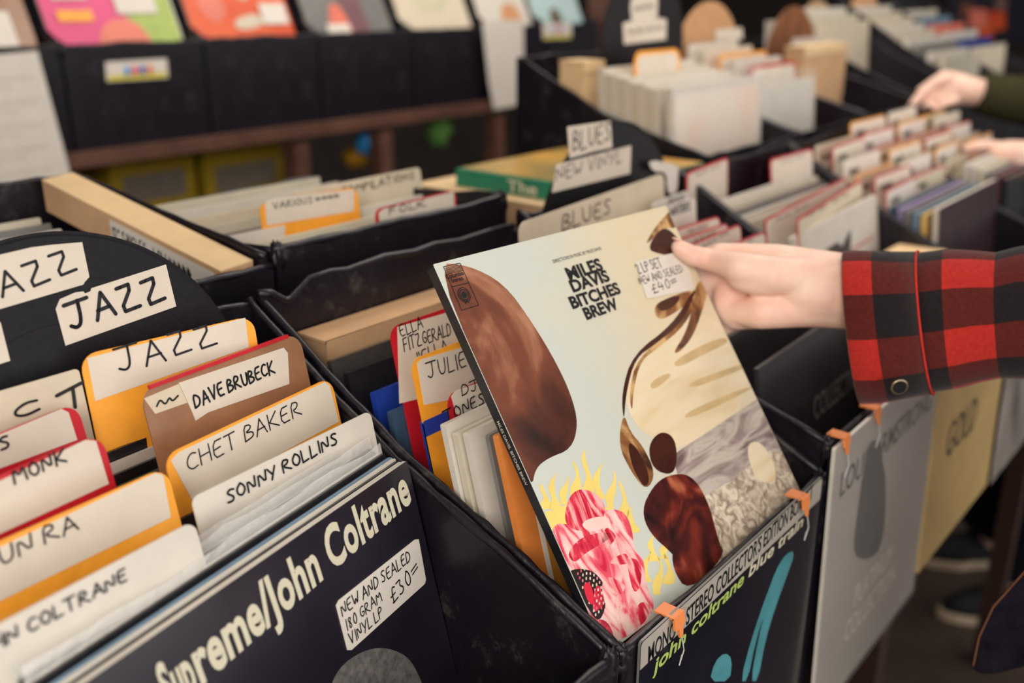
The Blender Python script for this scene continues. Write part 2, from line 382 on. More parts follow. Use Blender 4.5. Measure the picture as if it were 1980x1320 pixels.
rn = ['holding the white bagged records below the black disc sign', 'holding the smaller bagged record below the round brown board', 'with a tall cardboard block standing at its front, below the dark wooden board', 'beyond the tall cardboard block, half filled with white sleeves', 'at the far right end of the second row, beside the green sleeve']
for i in range(5):
    a = 1.40 + i * .352
    h_ = .03 * max(0, i - 2)
    crate('black crate ' + rn[i], a, a + .347, .745, 1.14, .95, 1.25, [(.75, 1.25), (.95, 1.30 + h_), (1.13, 1.385 + h_ * 1.5)], 1.385 + h_ * 1.5, None, 'second row of black crates', seed=21 + i, tufts=False)

# ------------------------------------------------------------------ sleeves, dividers
def sleeve(label, fr, mt, th=.004, group=None, name='record_sleeve', cat='record sleeve', k0=None, spine=None):
    m = MB(); k0 = -th if k0 is None else k0
    m.slab(fr, rrect(0, 0, fr.w, fr.h, .0015, n=2), k0, k0 + th, mt, spine or mt)
    return tag(obj(name, m, loc=fr.pt(fr.w / 2, fr.h, 0)), label, cat, group)
def divider(label, fr, edge, face=None, lab=None, words=(), r=.012, wt=.1, th=.0015, corners='tltr', inset=.005, group='hand lettered divider cards', mt_ink=None, lab_mt=None):
    t = thing('divider_card', label, 'divider card', fr.pt(fr.w / 2, fr.h, 0), group)
    m = MB(); m.slab(fr, rrect(0, 0, fr.w, fr.h, r, corners), -th, 0, edge); obj('card', m, t)
    if lab is None and face is not None: poly = rrect(inset, inset * .8, fr.w - inset, min(.085, fr.h), r * .7, corners)
    elif lab: poly = fr.pxs(lab)
    else: poly = None
    par = t
    if poly:
        m = MB(); m.slab(fr, poly, 0, .0004, lab_mt or face or paper); par = obj('paper_label', m, t)
    if words:
        m = MB()
        for wd in words:
            s, p0, p1, top = wd[:4]; hand(m, fr, s, p0, p1, top, wd[4] if len(wd) > 4 else wt, mt_ink, .0008)
        obj('lettering', m, par)
    return t
Z0 = .80
# jazz disc
def disc(label, c, lean, R=.15, mt=None, rz=0, grooves=True, th=.0025):
    ex = V((math.cos(rz), math.sin(rz), 0)); fr = Fr(c, ex, down(ex, lean)); fr.R = R
    t = thing('disc_sign', label, 'disc sign', fr.pt(0, R), 'round section signs')
    m = MB(); n = 96; prof = []
    if grooves:
        rr = [(.0036, 0), (.05, 0), (.0505, -.0002)]
        for a_ in (.085, .118): rr += [(a_, -.00025), (a_ + .0005, -.0004), (a_ + .0012, -.00025)]
        rr += [(R - .0035, -.00025), (R - .002, .0002), (R, -.0002)]
    else: rr = [(.0036, 0), (R * .5, 0), (R, 0)]
    front = [[(q * math.cos(2 * math.pi * i / n), q * math.sin(2 * math.pi * i / n), z) for i in range(n)] for q, z in rr]
    back = [[(q[0], q[1], -th) for q in front[-1]], [(q[0], q[1], -th) for q in front[0]]]
    rings = [[fr.pt(*q) for q in r_] for r_ in front + back + [front[0]]]
    m.loft(rings, mt, cap=False); obj('disc', m, t)
    return t, fr
vinyl = mat('black vinyl', (.010, .009, .012), rough=.5, var=.25, scale=200, spec=.22)
t, fr = disc('large black vinyl disc at the left, with handwritten JAZZ stickers', (.293, .645, 1.196), .133, mt=vinyl)
def sticker(t, fr, poly, words, name='paper_label', wt=.1, k=0.0003, mt=None, cmt=None):
    m = MB(); m.slab(fr, fr.pxs(poly), k, k + .0004, mt or paper); p = obj(name, m, t)
    if words:
        m = MB()
        for wd in words: hand(m, fr, wd[0], wd[1], wd[2], wd[3], wd[4] if len(wd) > 4 else wt, cmt, k + .0007)
        obj('lettering', m, p)
    return p
sticker(t, fr, [(-60, 512), (0, 492), (60, 478), (100, 473), (158, 468), (172, 535), (163, 545), (160, 550), (0, 597), (-60, 615)], [('JAZZ', (-52, 592), (148, 523), (-62, 545), .13)])
sticker(t, fr, [(107, 597), (115, 578), (145, 565), (160, 563), (164, 567), (174, 563), (176, 557), (320, 511), (340, 592), (126, 668)], [('JAZZ', (138, 638), (318, 577), (126, 588), .15)])
sticker(t, fr, [(-60, 640), (0, 622), (19, 697), (-60, 722)], [])
PZ = .06
# cards of the jazz crate, back to front
frw = fr_tr((-30, 765), (152, 712), Y=.634, lean=.13, zbot=Z0)
divider('cream card with black letter strokes directly behind the red-edged cards at left', frw, cream, None, None, [('T', (120, 800), (176, 772), (108, 765), .18), ('C', (25, 812), (75, 792), (16, 790), .2)], r=.003)
fj = fr_tr((153, 688), (489, 610), X=.432, lean=.15, zbot=Z0)
divider('orange-edged JAZZ divider card standing before the big black disc', fj, orange, paper, [(168, 692), (474, 614), (481, 671), (184, 775)], [('JAZZ', (232, 720), (418, 664), (222, 676), .1)], r=.012)
for i, (mt, c) in enumerate(((black_sl, 'black'), (white_sl, 'white'), (black_sl, 'black'), (green_sl, 'olive'), (white_sl, 'white'), (black_sl, 'black'))):
    f_ = fr_at(.125 + .002 * i, .606 - i * .0052, 1.193 - i * .0065, .315, .06, .13, 0.385 - i * .0065)
    sleeve('%s record sleeve edge, %s from the back of the stack left of the brown card' % (c, ['first', 'second', 'third', 'fourth', 'fifth', 'sixth'][i]), f_, mt, .003, 'records between the jazz dividers')
fb = fr_tr((270, 756), (578, 642), X=.47, lean=.2, zbot=Z0)
td = divider('brown card with a red top edge and a white sticker lettered DAVE, torn corner', fb, brownc, paper, [(345, 740), (548, 672), (556, 682), (559, 742), (402, 797), (378, 813), (371, 795)], [('DAVE BRUBECK', (377, 788), (530, 720), (372, 763), .16)], r=.014)
m = MB(); m.slab(fb, [(.008, -.0015), (fb.w - .012, -.0015), (fb.w - .012, .0012), (.008, .0012)], -.0022, .0008, redcard); obj('red_edge', m, td)
m = MB(); m.slab(fb, fb.pxs([(278, 770), (345, 742), (362, 778), (300, 800)]), .0001, .0003, cream); pp = obj('old_label', m, td)
m = MB(); hand(m, fb, '~', (303, 790), (345, 775), (298, 772), .2, ink, .0006); obj('lettering', m, pp)
fc = fr_tr((316, 882), (640, 729), X=.478, lean=.2, zbot=Z0)
divider('orange-edged divider card lettered CHET, in front of the brown card', fc, orange, paper, [(330, 890), (345, 874), (628, 738), (637, 745), (655, 815), (372, 968)], [('CHET BAKER', (362, 911), (582, 800), (354, 880), .09)], r=.012)
for i, (mt, c) in enumerate(((grey_sl, 'grey'), (black_sl, 'black'))):
    f_ = fr_at(.17, .545 - i * .006, 1.165 - i * .004, .315, .06, .15, .36)
    sleeve('%s record sleeve edge just behind the white SONNY card' % c, f_, mt, .003, 'records between the jazz dividers')
fsn = fr_tr((370, 963), (716, 794), X=.481, lean=.2, zbot=Z0)
divider('plain white divider card lettered SONNY, in front of the orange CHET card', fsn, white_sl, None, None, [('SONNY ROLLINS', (440, 973), (652, 857), (433, 950), .16)], r=.006)
f5 = fr_tr((-40, 853), (148, 778), X=.288, lean=.2, zbot=Z0)
divider('red-edged divider card ending in letter S, rearmost of two red ones at left', f5, redcard, paper, [(-40, 856), (118, 790), (132, 797), (149, 850), (-40, 920)], [('S', (2, 872), (20, 862), (-3, 848), .2)], r=.012)
f6 = fr_tr((-40, 936), (196, 838), X=.277, lean=.2, zbot=Z0)
divider('red-edged divider card lettered MONK, in front of the other red one', f6, redcard, paper, [(-40, 948), (165, 850), (185, 852), (210, 935), (-40, 1050)], [('MONK', (28, 935), (128, 893), (22, 908), .17)], r=.012)
f7 = fr_tr((-80, 1082), (322, 902), X=.302, lean=.2, zbot=Z0)
divider('orange-edged divider card lettered SUN RA, in front of the red-edged cards', f7, orange, paper, [(-80, 1095), (300, 914), (315, 918), (330, 1000), (-80, 1200)], [('SUN RA', (-34, 1108), (150, 1022), (-44, 1076), .13)], r=.012)
f8 = fr_tr((-60, 1237), (376, 1006), X=.29, lean=.2, zbot=Z0)
divider('white plastic-covered divider card lettered COLTRANE, at the lower left', f8, white_sl, None, None, [('JOHN COLTRANE', (-75, 1293), (244, 1122), (-84, 1268), .16)], r=.008)
# bunch of records behind the dark front cover
lsx = math.radians(10.5)
bun = [(grey_sl, 'grey'), (white_sl, 'white'), (black_sl, 'black'), (grey_sl, 'grey'), (black_sl, 'black'), (white_sl, 'white'), (black_sl, 'black'), (black_sl, 'black'), (teal_sl, 'pale blue'), (white_sl, 'white'), (black_sl, 'black'), (white_sl, 'white')]
ords = ['first', 'second', 'third', 'fourth', 'fifth', 'sixth', 'seventh', 'eighth', 'ninth', 'tenth', 'eleventh', 'twelfth']
TRl = onX(787, 890, .478)
for i, (mt, c) in enumerate(bun):
    j = len(bun) - i
    ex = V((math.cos(lsx), math.sin(lsx), 0)); nb = V((-math.sin(lsx), math.cos(lsx), 0))
    o = TRl - ex * .315 + nb * (.0034 * j) + V((.0002 * j, 0, .0002 * j + random.uniform(-.002, .001)))
    f_ = Fr(o, ex, down(ex, .22), .313, .315)
    so_ = sleeve('%s record sleeve, %s from the back in the bunch behind the dark front cover' % (c, ords[i]), f_, mt, .0026, 'records behind the dark front cover')
    if i in (0, 2, 5):
        m = MB(); w_ = .313; top = [(w_ * q / 16, -.009 - .004 * mnoise.noise(V((q * .7, i * 3.1, 0)))) for q in range(17)]
        m.slab(f_, top + [(w_, .1), (0, .1)], .0003, .0006, film_f); obj('clear_bag', m, so_)
fl = Fr(TRl - V((math.cos(lsx), math.sin(lsx), 0)) * .315, V((math.cos(lsx), math.sin(lsx), 0)), down(V((math.cos(lsx), math.sin(lsx), 0)), .22), .315, .315)
t = thing('record_sleeve', 'dark record cover with big cream lettering and a price sticker, front of the jazz crate', 'record sleeve', fl.pt(.157, .315))
m = MB(); m.slab(fl, rrect(0, 0, .315, .315, .0015, n=2), -.003, 0, dark_cover, white_sl); obj('sleeve', m, t)
m = MB(); ct = cm('cream print', (214, 208, 184), rough=.4, var=.03)
text(m, fl, 'reme/John Coltrane', (388, 1322), (795, 967), (544, 1121), ct, offset=.032, base=(559, 1204), space=1.06)
a_, x_, up_, L_, h_ = basis(fl, (388, 1322), (795, 967), (544, 1121), (559, 1204)); lw = (a_.x - .010) / x_.x
text_local(m, fl, 'A Love Sup', a_ - x_ * lw, x_, up_, lw - .002, h_, ct, offset=.032, space=1.0)
pc = obj('title_lettering', m, t)
fuzz = cm('grey mottled print', (105, 102, 100), rough=.5, var=.5, scale=160)
m = MB(); hp = [(.205, .315), (.206, .27), (.214, .235), (.232, .215), (.255, .207), (.28, .213), (.297, .235), (.305, .265), (.306, .315)]
hp = fl.pxs(chaikin([(610, 1420), (640, 1320), (660, 1285), (700, 1258), (740, 1250), (785, 1265), (808, 1300), (822, 1340), (830, 1420)], 2, False)); hp = [(u, min(v, .314)) for u, v in hp]
m.flat(fl, hp, .0003, fuzz); obj('printed_portrait', m, t)
sticker(t, fl, [(648, 1170), (653, 1160), (800, 1043), (808, 1042), (822, 1120), (820, 1128), (678, 1256), (670, 1256)],
        [('NEW AND SEALED', (660, 1190), (792, 1083), (656, 1167), .12), ('180 GRAM', (669, 1219), (736, 1160), (665, 1198), .12), ('£30=', (757, 1167), (809, 1108), (751, 1138), .1), ('VINYL LP', (676, 1246), (738, 1192), (672, 1224), .12)], 'price_sticker', k=.0005, mt=paper_w)

# ------------------------------------------------------------------ crate of the tilted record
def cbox(label, lo, hi, mt, name='cardboard_box', cat='cardboard box', lid=None):
    m = MB(); x0, y0, z0 = lo; x1, y1, z1 = hi
    t = thing(name, label, cat, ((x0 + x1) / 2, (y0 + y1) / 2, z0))
    m.box((x0, y0, z0), (x1, y1, z1 - .003), mt); obj('body', m, t)
    m = MB(); m.box((x0 - .0015, y0 - .0015, z1 - .003), (x1 + .0015, y1 + .0015, z1), lid or kraft_l)
    m.box((x0 - .0015, y0 - .0016, z1 - .02), (x1 + .0015, y0, z1), lid or kraft_l); obj('flap', m, t)
    return t
cbox('brown cardboard box standing at the back of the tilted record crate', (.533, .652, Z0), (.84, .69, 1.205), kraft, lid=kraft)
for i, (px, X, mt, c, w) in enumerate((((640, 698), .511, cm('smoke sleeve', (62, 60, 58), rough=.3, var=.2, coat=.4), 'dark grey plastic-wrapped', .3), ((672, 722), .513, black_sl, 'black plastic-wrapped', .3), ((724, 760), .515, blue_sl, 'bright blue', .3), ((757, 797), .514, navy_sl, 'slate blue', .3))):
    f_ = fr_tl(px, X, w, 0, .2, zbot=Z0)
    sleeve('%s record sleeve behind the red ELLA card' % c, f_, mt, .006, 'records behind the singer dividers')
g1 = fr_tl((752, 634), .527, .2, 0, .22, zbot=Z0)
td = divider('red-edged divider card lettered ELLA, rearmost in the tilted record crate', g1, redcard, paper, [(768, 632), (905, 592), (1000, 565), (1010, 720), (772, 780)], [('ELLA', (775, 652), (817, 632), (769, 630), .1), ('FITZGERALD', (781, 679), (872, 648), (774, 655), .1), ('"ELLA', (808, 705), (866, 678), (806, 680), .11)], r=.012)
g2 = fr_tl((793, 697), .519, .2, 0, .24, zbot=Z0)
divider('orange divider card lettered JULIE, in front of the red ELLA card', g2, orange, paper, [(806, 702), (815, 694), (905, 668), (1000, 640), (1020, 740), (820, 783)], [('JULIE', (828, 733), (900, 708), (820, 704), .09)], r=.012)
f_ = fr_tl((818, 815), .519, .30, 0, .235, zbot=Z0); sleeve('bright blue record sleeve in front of the orange JULIE card', f_, blue_sl, .004, 'records behind the tilted record')
g3 = fr_tl((862, 765), .527, .2, 0, .25, zbot=Z0)
divider('red-edged divider card lettered DJAN, in front of the orange JULIE card', g3, redcard, paper, [(872, 766), (880, 755), (1000, 715), (1010, 830), (882, 800)], [('DJANGO', (893, 765), (990, 725), (889, 745), .13)], r=.012)
g4 = fr_tl((868, 812), .527, .2, 0, .26, zbot=Z0); g4.o = g4.o - V((0, .006, 0))
divider('white divider card in front of the red DJAN card, letters NES showing', g4, white_sl, None, None, [('JONES', (860, 818), (936, 780), (855, 796), .14)], r=.01)
for i, (px, mt, c, th) in enumerate((((842, 830), white_sl, 'white', .006), ((884, 838), cream_sl, 'cream', .006), ((905, 838), white_sl, 'bagged white', .006), ((945, 842), grey_sl, 'grey', .004))):
    f_ = fr_tl(px, .515, .31, 0, .25, zbot=Z0); f_.o.y = g4.o.y - .008 - .0095 * i
    f_.o.z = onY(*px, f_.o.y).z; f_.o.x = max(.508, onY(*px, f_.o.y).x); f_.h = (f_.o.z - Z0) / math.cos(.25)
    sleeve('%s record sleeve, %s behind the tilted record in its crate' % (c, ['fifth', 'fourth', 'third', 'second'][i]), f_, mt, th, 'records behind the tilted record')
f_ = fr_tl((963, 842), .513, .315, -.02, .27, zbot=Z0)
t = thing('record_sleeve', 'orange record sleeve with a white stripe, right behind the tilted record', 'record sleeve', f_.pt(.15, f_.h), 'records behind the tilted record')
m = MB(); m.slab(f_, rrect(0, 0, .315, f_.h, .002, n=2), -.006, 0, orange_sl); obj('sleeve', m, t)
m = MB(); m.slab(f_, [(.022, .002), (.027, .002), (.027, f_.h), (.022, f_.h)], 0, .0003, paper_w); m.slab(f_, [(.027, .002), (.313, .002), (.313, f_.h), (.027, f_.h)], 0, .0002, ochre_sl); obj('printed_stripe', m, t)
# the lifted record
rz = math.radians(-2.09); ro = math.radians(-.91); ln = math.radians(34.15)
exh = V((math.cos(rz), math.sin(rz), 0)); dn = down(exh, ln)
ex2 = exh * math.cos(ro) - dn * math.sin(ro); dn2 = exh * math.sin(ro) + dn * math.cos(ro)
fm = Fr(V((.506, .326, 1.044)) - dn2 * .315, ex2, dn2, .315, .315)
def cover_mat():
    mt = bpy.data.materials.new('pale printed cover'); mt.use_nodes = True; N = mt.node_tree.nodes; L = mt.node_tree.links
    b = N['Principled BSDF']; b.inputs['Roughness'].default_value = .35; b.inputs['Coat Weight'].default_value = .3; b.inputs['Coat Roughness'].default_value = .1
    tc = N.new('ShaderNodeTexCoord'); sp = N.new('ShaderNodeSeparateXYZ'); L.new(tc.outputs['Object'], sp.inputs[0])
    nz = N.new('ShaderNodeTexNoise'); nz.inputs['Scale'].default_value = 9; nz.inputs['Detail'].default_value = 3; L.new(tc.outputs['Object'], nz.inputs[0])
    ad = N.new('ShaderNodeMath'); ad.operation = 'MULTIPLY_ADD'; ad.inputs[1].default_value = .16; L.new(nz.outputs[0], ad.inputs[0]); L.new(sp.outputs[0], ad.inputs[2])
    mr = N.new('ShaderNodeMapRange'); mr.inputs[1].default_value = .02; mr.inputs[2].default_value = .16; L.new(ad.outputs[0], mr.inputs[0])
    mx = N.new('ShaderNodeMix'); mx.data_type = 'RGBA'; mx.inputs[6].default_value = (*srgb(202, 208, 200), 1); mx.inputs[7].default_value = (*srgb(222, 209, 178), 1)
    L.new(mr.outputs[0], mx.inputs[0]); L.new(mx.outputs[2], b.inputs['Base Color']); return mt
cov = cover_mat()
def pm(n, c, **k): k.setdefault('rough', .35); k.setdefault('coat', .3); return cm(n, c, **k)
br_d = pm('dark brown print', (62, 30, 22), var=.4, scale=30); br_m = pm('brown print', (105, 55, 38), col2=srgb(58, 28, 22), scale=26)
br_l = pm('tan print', (190, 140, 95), var=.25, scale=40); pink = pm('pink print', (236, 160, 160), col2=srgb(224, 60, 80), scale=55); red_p = pm('red print', (215, 35, 60), var=.2, scale=60)
yel = pm('yellow print', (238, 214, 120), var=.08); blk = pm('black print', (24, 18, 20), var=.3); sea = pm('grey print', (160, 145, 135), col2=srgb(205, 195, 180), scale=60, stretch=(1, 1, 1))
sand = pm('cream print wash', (226, 210, 178), var=.06, scale=14)
t = thing('record_sleeve', 'tilted record cover pulled up by the hand, pale with brown and pink abstract print', 'record sleeve', fm.pt(.157, .315))
m = MB(); m.slab(fm, rrect(0, 0, .315, .315, .0012, n=2), -.009, 0, cov, black_sl); obj('sleeve', m, t)
m = MB()
def art(pts, mt, k, sm=2): m.flat(fm, [(min(max(u, .0006), .3144), min(max(v, .0006), .3144)) for u, v in fm.pxs(chaikin(pts, sm))], k, mt)
# abstract print: plain lobes, blots and petals
def tone(n, stops, scale, stretch=(1, 1, 1), dist=1.5, grad=0):
    mt = bpy.data.materials.new(n); mt.use_nodes = True; N = mt.node_tree.nodes; L = mt.node_tree.links; b = N['Principled BSDF']
    b.inputs['Roughness'].default_value = .35; b.inputs['Coat Weight'].default_value = .3; b.inputs['Coat Roughness'].default_value = .1
    tc = N.new('ShaderNodeTexCoord'); mp = N.new('ShaderNodeMapping'); mp.inputs['Scale'].default_value = stretch; L.new(tc.outputs['Object'], mp.inputs[0])
    nz = N.new('ShaderNodeTexNoise'); nz.inputs['Scale'].default_value = scale; nz.inputs['Detail'].default_value = 7; nz.inputs['Distortion'].default_value = dist; L.new(mp.outputs[0], nz.inputs[0])
    cr = N.new('ShaderNodeValToRGB'); e = cr.color_ramp.elements
    if grad:
        sp = N.new('ShaderNodeSeparateXYZ'); L.new(tc.outputs['Object'], sp.inputs[0]); ma = N.new('ShaderNodeMath'); ma.operation = 'MULTIPLY_ADD'; ma.inputs[1].default_value = grad; ma.inputs[2].default_value = -.13 * grad; L.new(sp.outputs[2], ma.inputs[0])
        ad = N.new('ShaderNodeMath'); L.new(ma.outputs[0], ad.inputs[0]); L.new(nz.outputs[0], ad.inputs[1]); L.new(ad.outputs[0], cr.inputs[0])
    else: L.new(nz.outputs[0], cr.inputs[0])
    while len(e) < len(stops): e.new(.5)
    for q, (p, c) in zip(e, stops): q.position = p; q.color = (*srgb(*c), 1)
    L.new(cr.outputs[0], b.inputs['Base Color']); return mt
t_br = tone('brown marbled print', [(.30, (36, 18, 16)), (.46, (78, 38, 28)), (.58, (120, 66, 46)), (.74, (206, 150, 116))], 9, grad=1.15)
t_rb = tone('russet marbled print', [(.30, (26, 14, 16)), (.48, (70, 24, 22)), (.60, (120, 44, 32)), (.75, (190, 110, 80))], 22)
t_pk = tone('pink streaked print', [(.34, (205, 26, 60)), (.44, (232, 90, 110)), (.52, (240, 186, 184)), (.68, (244, 222, 214))], 26, (1.6, .5, .5), 2.5)
t_rd = tone('red streaked print', [(.36, (176, 12, 44)), (.50, (222, 50, 78)), (.64, (242, 180, 178))], 44, (2.2, .5, .5), 2)
t_sea = tone('grey streaked print', [(.34, (112, 92, 92)), (.46, (164, 150, 144)), (.56, (200, 190, 178)), (.70, (150, 132, 128))], 22, (.5, 2.2, 2.2), 1.5)
t_foam = tone('speckled cream print', [(.38, (150, 132, 118)), (.50, (198, 184, 164)), (.62, (226, 214, 194))], 90)
t_sand = tone('cream streaked print', [(.34, (216, 190, 146)), (.46, (230, 212, 176)), (.60, (234, 220, 190))], 11, (.6, 2, 2), 1)
t_sm = tone('smoky brown print', [(.36, (60, 36, 26)), (.5, (140, 92, 54)), (.62, (214, 176, 120))], 20)
art([(1300, 880), (1470, 768), (1520, 870), (1420, 930), (1330, 985), (1315, 935)], t_sea, .00012, 0)
art([(1318, 985), (1420, 925), (1460, 890), (1475, 870), (1520, 868), (1560, 960), (1545, 1000), (1480, 1030), (1320, 1130)], t_foam, .00013, 0)
art([(1440, 860), (1470, 850), (1500, 900), (1500, 935), (1460, 930)], t_sand, .00016, 2)
art([(1205, 760), (1232, 690), (1300, 640), (1350, 600), (1400, 630), (1470, 765), (1302, 880), (1268, 850), (1225, 820)], t_sand, .00010, 1)
for p_ in ([(1300, 700), (1350, 670), (1400, 650), (1410, 662), (1360, 685), (1310, 712)], [(1330, 740), (1400, 715), (1445, 700), (1448, 708), (1400, 728), (1335, 752)], [(1255, 740), (1290, 720), (1300, 726), (1262, 756)], [(1320, 800), (1400, 765), (1455, 745), (1455, 752), (1330, 812)]):
    art(p_, pm('dull sand print', (206, 178, 132), var=.15, scale=30), .00016, 2)
art([(838, 508), (905, 512), (975, 548), (1030, 625), (1075, 700), (1105, 765), (1118, 820), (1105, 868), (1060, 885), (1035, 905), (1028, 945), (985, 860)], t_br, .00015)
art([(1240, 985), (1262, 940), (1290, 918), (1335, 915), (1368, 965), (1388, 1040), (1395, 1060), (1345, 1120), (1300, 1070), (1255, 1030)], t_rb, .0002)
art([(1252, 862), (1275, 833), (1302, 842), (1310, 880), (1302, 920), (1262, 908)], br_d, .00024)
art([(1205, 795), (1218, 835), (1243, 862), (1268, 915), (1250, 950), (1220, 912), (1195, 860)], t_sm, .00022); art([(1212, 850), (1235, 870), (1258, 925), (1246, 945), (1222, 905)], br_d, .00025)
art([(1300, 1050), (1390, 1045), (1402, 1075), (1330, 1145), (1300, 1100)], t_rb, .00026)
for i in range(9):
    a_ = -1.9 + i * .42; x0, y0 = 1150 + 62 * math.cos(a_), 1095 + 78 * math.sin(a_)
    if y0 < 1200: art([(1150 + 20 * math.cos(a_), 1095 + 24 * math.sin(a_)), (x0 + 14 * math.sin(a_), y0 - 12), (x0 + 6, y0 + 2), (x0 - 14 * math.sin(a_), y0 + 14)], [t_rd, t_pk][i % 2], .00024 + .00001 * i, 2)
art([(1252, 482), (1268, 450), (1290, 438), (1318, 470), (1310, 498), (1272, 490)], br_d, .0002); art([(1245, 478), (1262, 445), (1290, 412), (1303, 402), (1316, 440), (1280, 442)], t_sm, .00016)
art([(1262, 590), (1300, 572), (1338, 560), (1346, 572), (1310, 602), (1272, 622)], t_sm, .0002); art([(1346, 545), (1365, 540), (1370, 560), (1358, 600), (1340, 650), (1315, 680), (1300, 684), (1325, 645), (1338, 600)], t_sm, .0002)
art([(1268, 588), (1300, 572), (1318, 572), (1305, 592), (1278, 604)], br_d, .00024)
art([(1340, 560), (1346, 562), (1320, 622), (1265, 667), (1228, 692), (1210, 760), (1206, 820), (1201, 760), (1223, 685), (1300, 628)], br_d, .00022, 2)
art([(1346, 566), (1350, 570), (1326, 628), (1270, 674), (1238, 698), (1224, 755), (1222, 800), (1216, 760), (1230, 694), (1305, 634)], t_sm, .00021, 2)
def flame(x0, y0, h, sw, k):
    L_, R_ = [], []
    for i in range(9):
        u = i / 8; cx_ = x0 + sw * math.sin(u * 5 + k) * (.4 + u); w_ = (9 * (1 - u) + 1.2) * (1 + .35 * math.sin(u * 9 + k)); L_.append((cx_ - w_, y0 - h * u)); R_.append((cx_ + w_, y0 - h * u))
    art(L_ + R_[::-1], yel, .00014, 1)
for i, (x0, y0, h, sw) in enumerate(((1052, 985, 50, 5), (1072, 985, 70, 6), (1092, 975, 55, 5), (1112, 962, 70, 5), (1135, 955, 85, 6), (1158, 965, 70, 6), (1182, 985, 75, 6), (1204, 1010, 80, 5), (1222, 1030, 50, 5), (1250, 1125, 60, 6), (1272, 1150, 75, 6), (1292, 1130, 60, 5), (1262, 1085, 50, 5), (1285, 1080, 40, 4))): flame(x0, y0, h, sw, i * 1.7)
art([(1044, 990), (1075, 985), (1105, 970), (1200, 985), (1215, 1020), (1205, 1045), (1060, 1040)], yel, .00013)
art([(1060, 1040), (1075, 1010), (1098, 1015), (1120, 1000), (1165, 985), (1205, 985), (1222, 1020), (1226, 1065), (1245, 1080), (1248, 1130), (1268, 1170), (1250, 1205), (1232, 1220), (1190, 1240), (1172, 1252), (1120, 1150), (1085, 1090)], t_pk, .0002)
art([(1090, 1000), (1100, 960), (1118, 945), (1140, 948), (1160, 960), (1172, 985), (1160, 1015), (1130, 1028), (1100, 1022)], t_rd, .00026)
art([(1120, 1012), (1150, 998), (1178, 1000), (1172, 1020), (1140, 1030)], pm('pale pink print', (242, 206, 200)), .0003)
art([(1095, 1070), (1120, 1040), (1160, 1028), (1190, 1032), (1165, 1050), (1130, 1070), (1110, 1090)], t_rd, .00026); art([(1212, 1075), (1240, 1085), (1240, 1130), (1226, 1150), (1215, 1110)], t_rd, .00026); art([(1232, 1160), (1262, 1170), (1246, 1205), (1226, 1215)], t_rd, .00026)
art([(1150, 1195), (1175, 1200), (1190, 1236), (1172, 1250)], t_rd, .00028)
art([(1095, 1105), (1120, 1098), (1150, 1105), (1172, 1135), (1170, 1180), (1155, 1205), (1130, 1165), (1108, 1135)], blk, .00029)
for r_ in (14, 21, 28, 35):
    for i in range(int(r_ * .8)):
        a_ = i * 2 * math.pi / int(r_ * .8) + r_; x0, y0 = 1137 + r_ * .92 * math.cos(a_), 1146 + r_ * 1.35 * math.sin(a_)
        u_, v_ = fm.px(x0, y0)
        if u_ < .004 or v_ > .312: continue
        art([(x0 - 1.2, y0 - 3.4), (x0 + 1.6, y0 - 2.6), (x0 + 1.2, y0 + 3), (x0 - 1.6, y0 + 2.4)], t_pk if (i + int(r_)) % 3 else pm('bone print', (225, 200, 180)), .00034, 1)
art([(1126, 1128), (1140, 1125), (1148, 1150), (1146, 1172), (1134, 1160)], red_p, .00036)
obj('printed_cover', m, t)
m = MB()
for s, p0, p1, tp, bs in (('MILES', (1101, 542), (1167, 521), (1092, 518), (1101, 541)), ('DAVIS', (1108, 565), (1180, 542), (1101, 543), (1108, 565)), ('BITCHES', (1107, 597), (1201, 566), (1099, 575), (1107, 597)), ('BREW', (1134, 618), (1197, 596), (1127, 596), (1134, 618))):
    text(m, fm, s, p0, p1, tp, ink, offset=.038, k=.0005, base=bs)
text(m, fm, 'DIRECTIONS IN MUSIC BY MILES DAVIS', (1070, 509), (1163, 483), (1069, 502), inkthin, k=.0005)
obj('title_lettering', m, t)
m = MB()
for a_, b_ in (((857, 516), (889, 509)), ((889, 509), (925, 590)), ((925, 590), (892, 600)), ((892, 600), (857, 516)), ((872, 555), (905, 547))):
    a2, b2 = V(fm.px(*a_)), V(fm.px(*b_)); d = (b2 - a2).normalized(); nn = V((-d.y, d.x)) * .0003
    m.flat(fm, [tuple(a2 + nn), tuple(b2 + nn), tuple(b2 - nn), tuple(a2 - nn)], .0005, ink)
for i in range(6):
    y_ = 517 + i * 2.2; a2, b2 = V(fm.px(860 + i, y_ + 2)), V(fm.px(890 + i, y_ - 5)); d = (b2 - a2).normalized(); nn = V((-d.y, d.x)) * .0002
    m.flat(fm, [tuple(a2 + nn), tuple(b2 + nn), tuple(b2 - nn), tuple(a2 - nn)], .0005, ink)
text(m, fm, 'Columbia', (864, 540), (897, 531), (862, 531), ink, offset=.02, k=.0005)
text(m, fm, 'Stereo', (873, 547), (896, 541), (871, 539), ink, offset=.02, k=.0005)
c0 = fm.px(897, 570)
for ra, rb in ((.0062, .0054), (.0046, .0038), (.0028, 0)):
    n = 28
    for i in range(n):
        a0, a1 = 2 * math.pi * i / n, 2 * math.pi * (i + 1) / n
        m.flat(fm, [(c0[0] + q * math.cos(w_), c0[1] + q * math.sin(w_)) for q, w_ in ((ra, a0), (ra, a1), (max(rb, 1e-5), a1), (max(rb, 1e-5), a0))], .0005, ink)
text(m, fm, 'R', (900, 588), (908, 585), (898, 580), ink, k=.0005)
obj('label_emblem', m, t)
fs = Fr(fm.pt(-.0004, 0, 0), fm.ey, -fm.n, .315, .009)
m = MB(); a = V((.128, .0058))
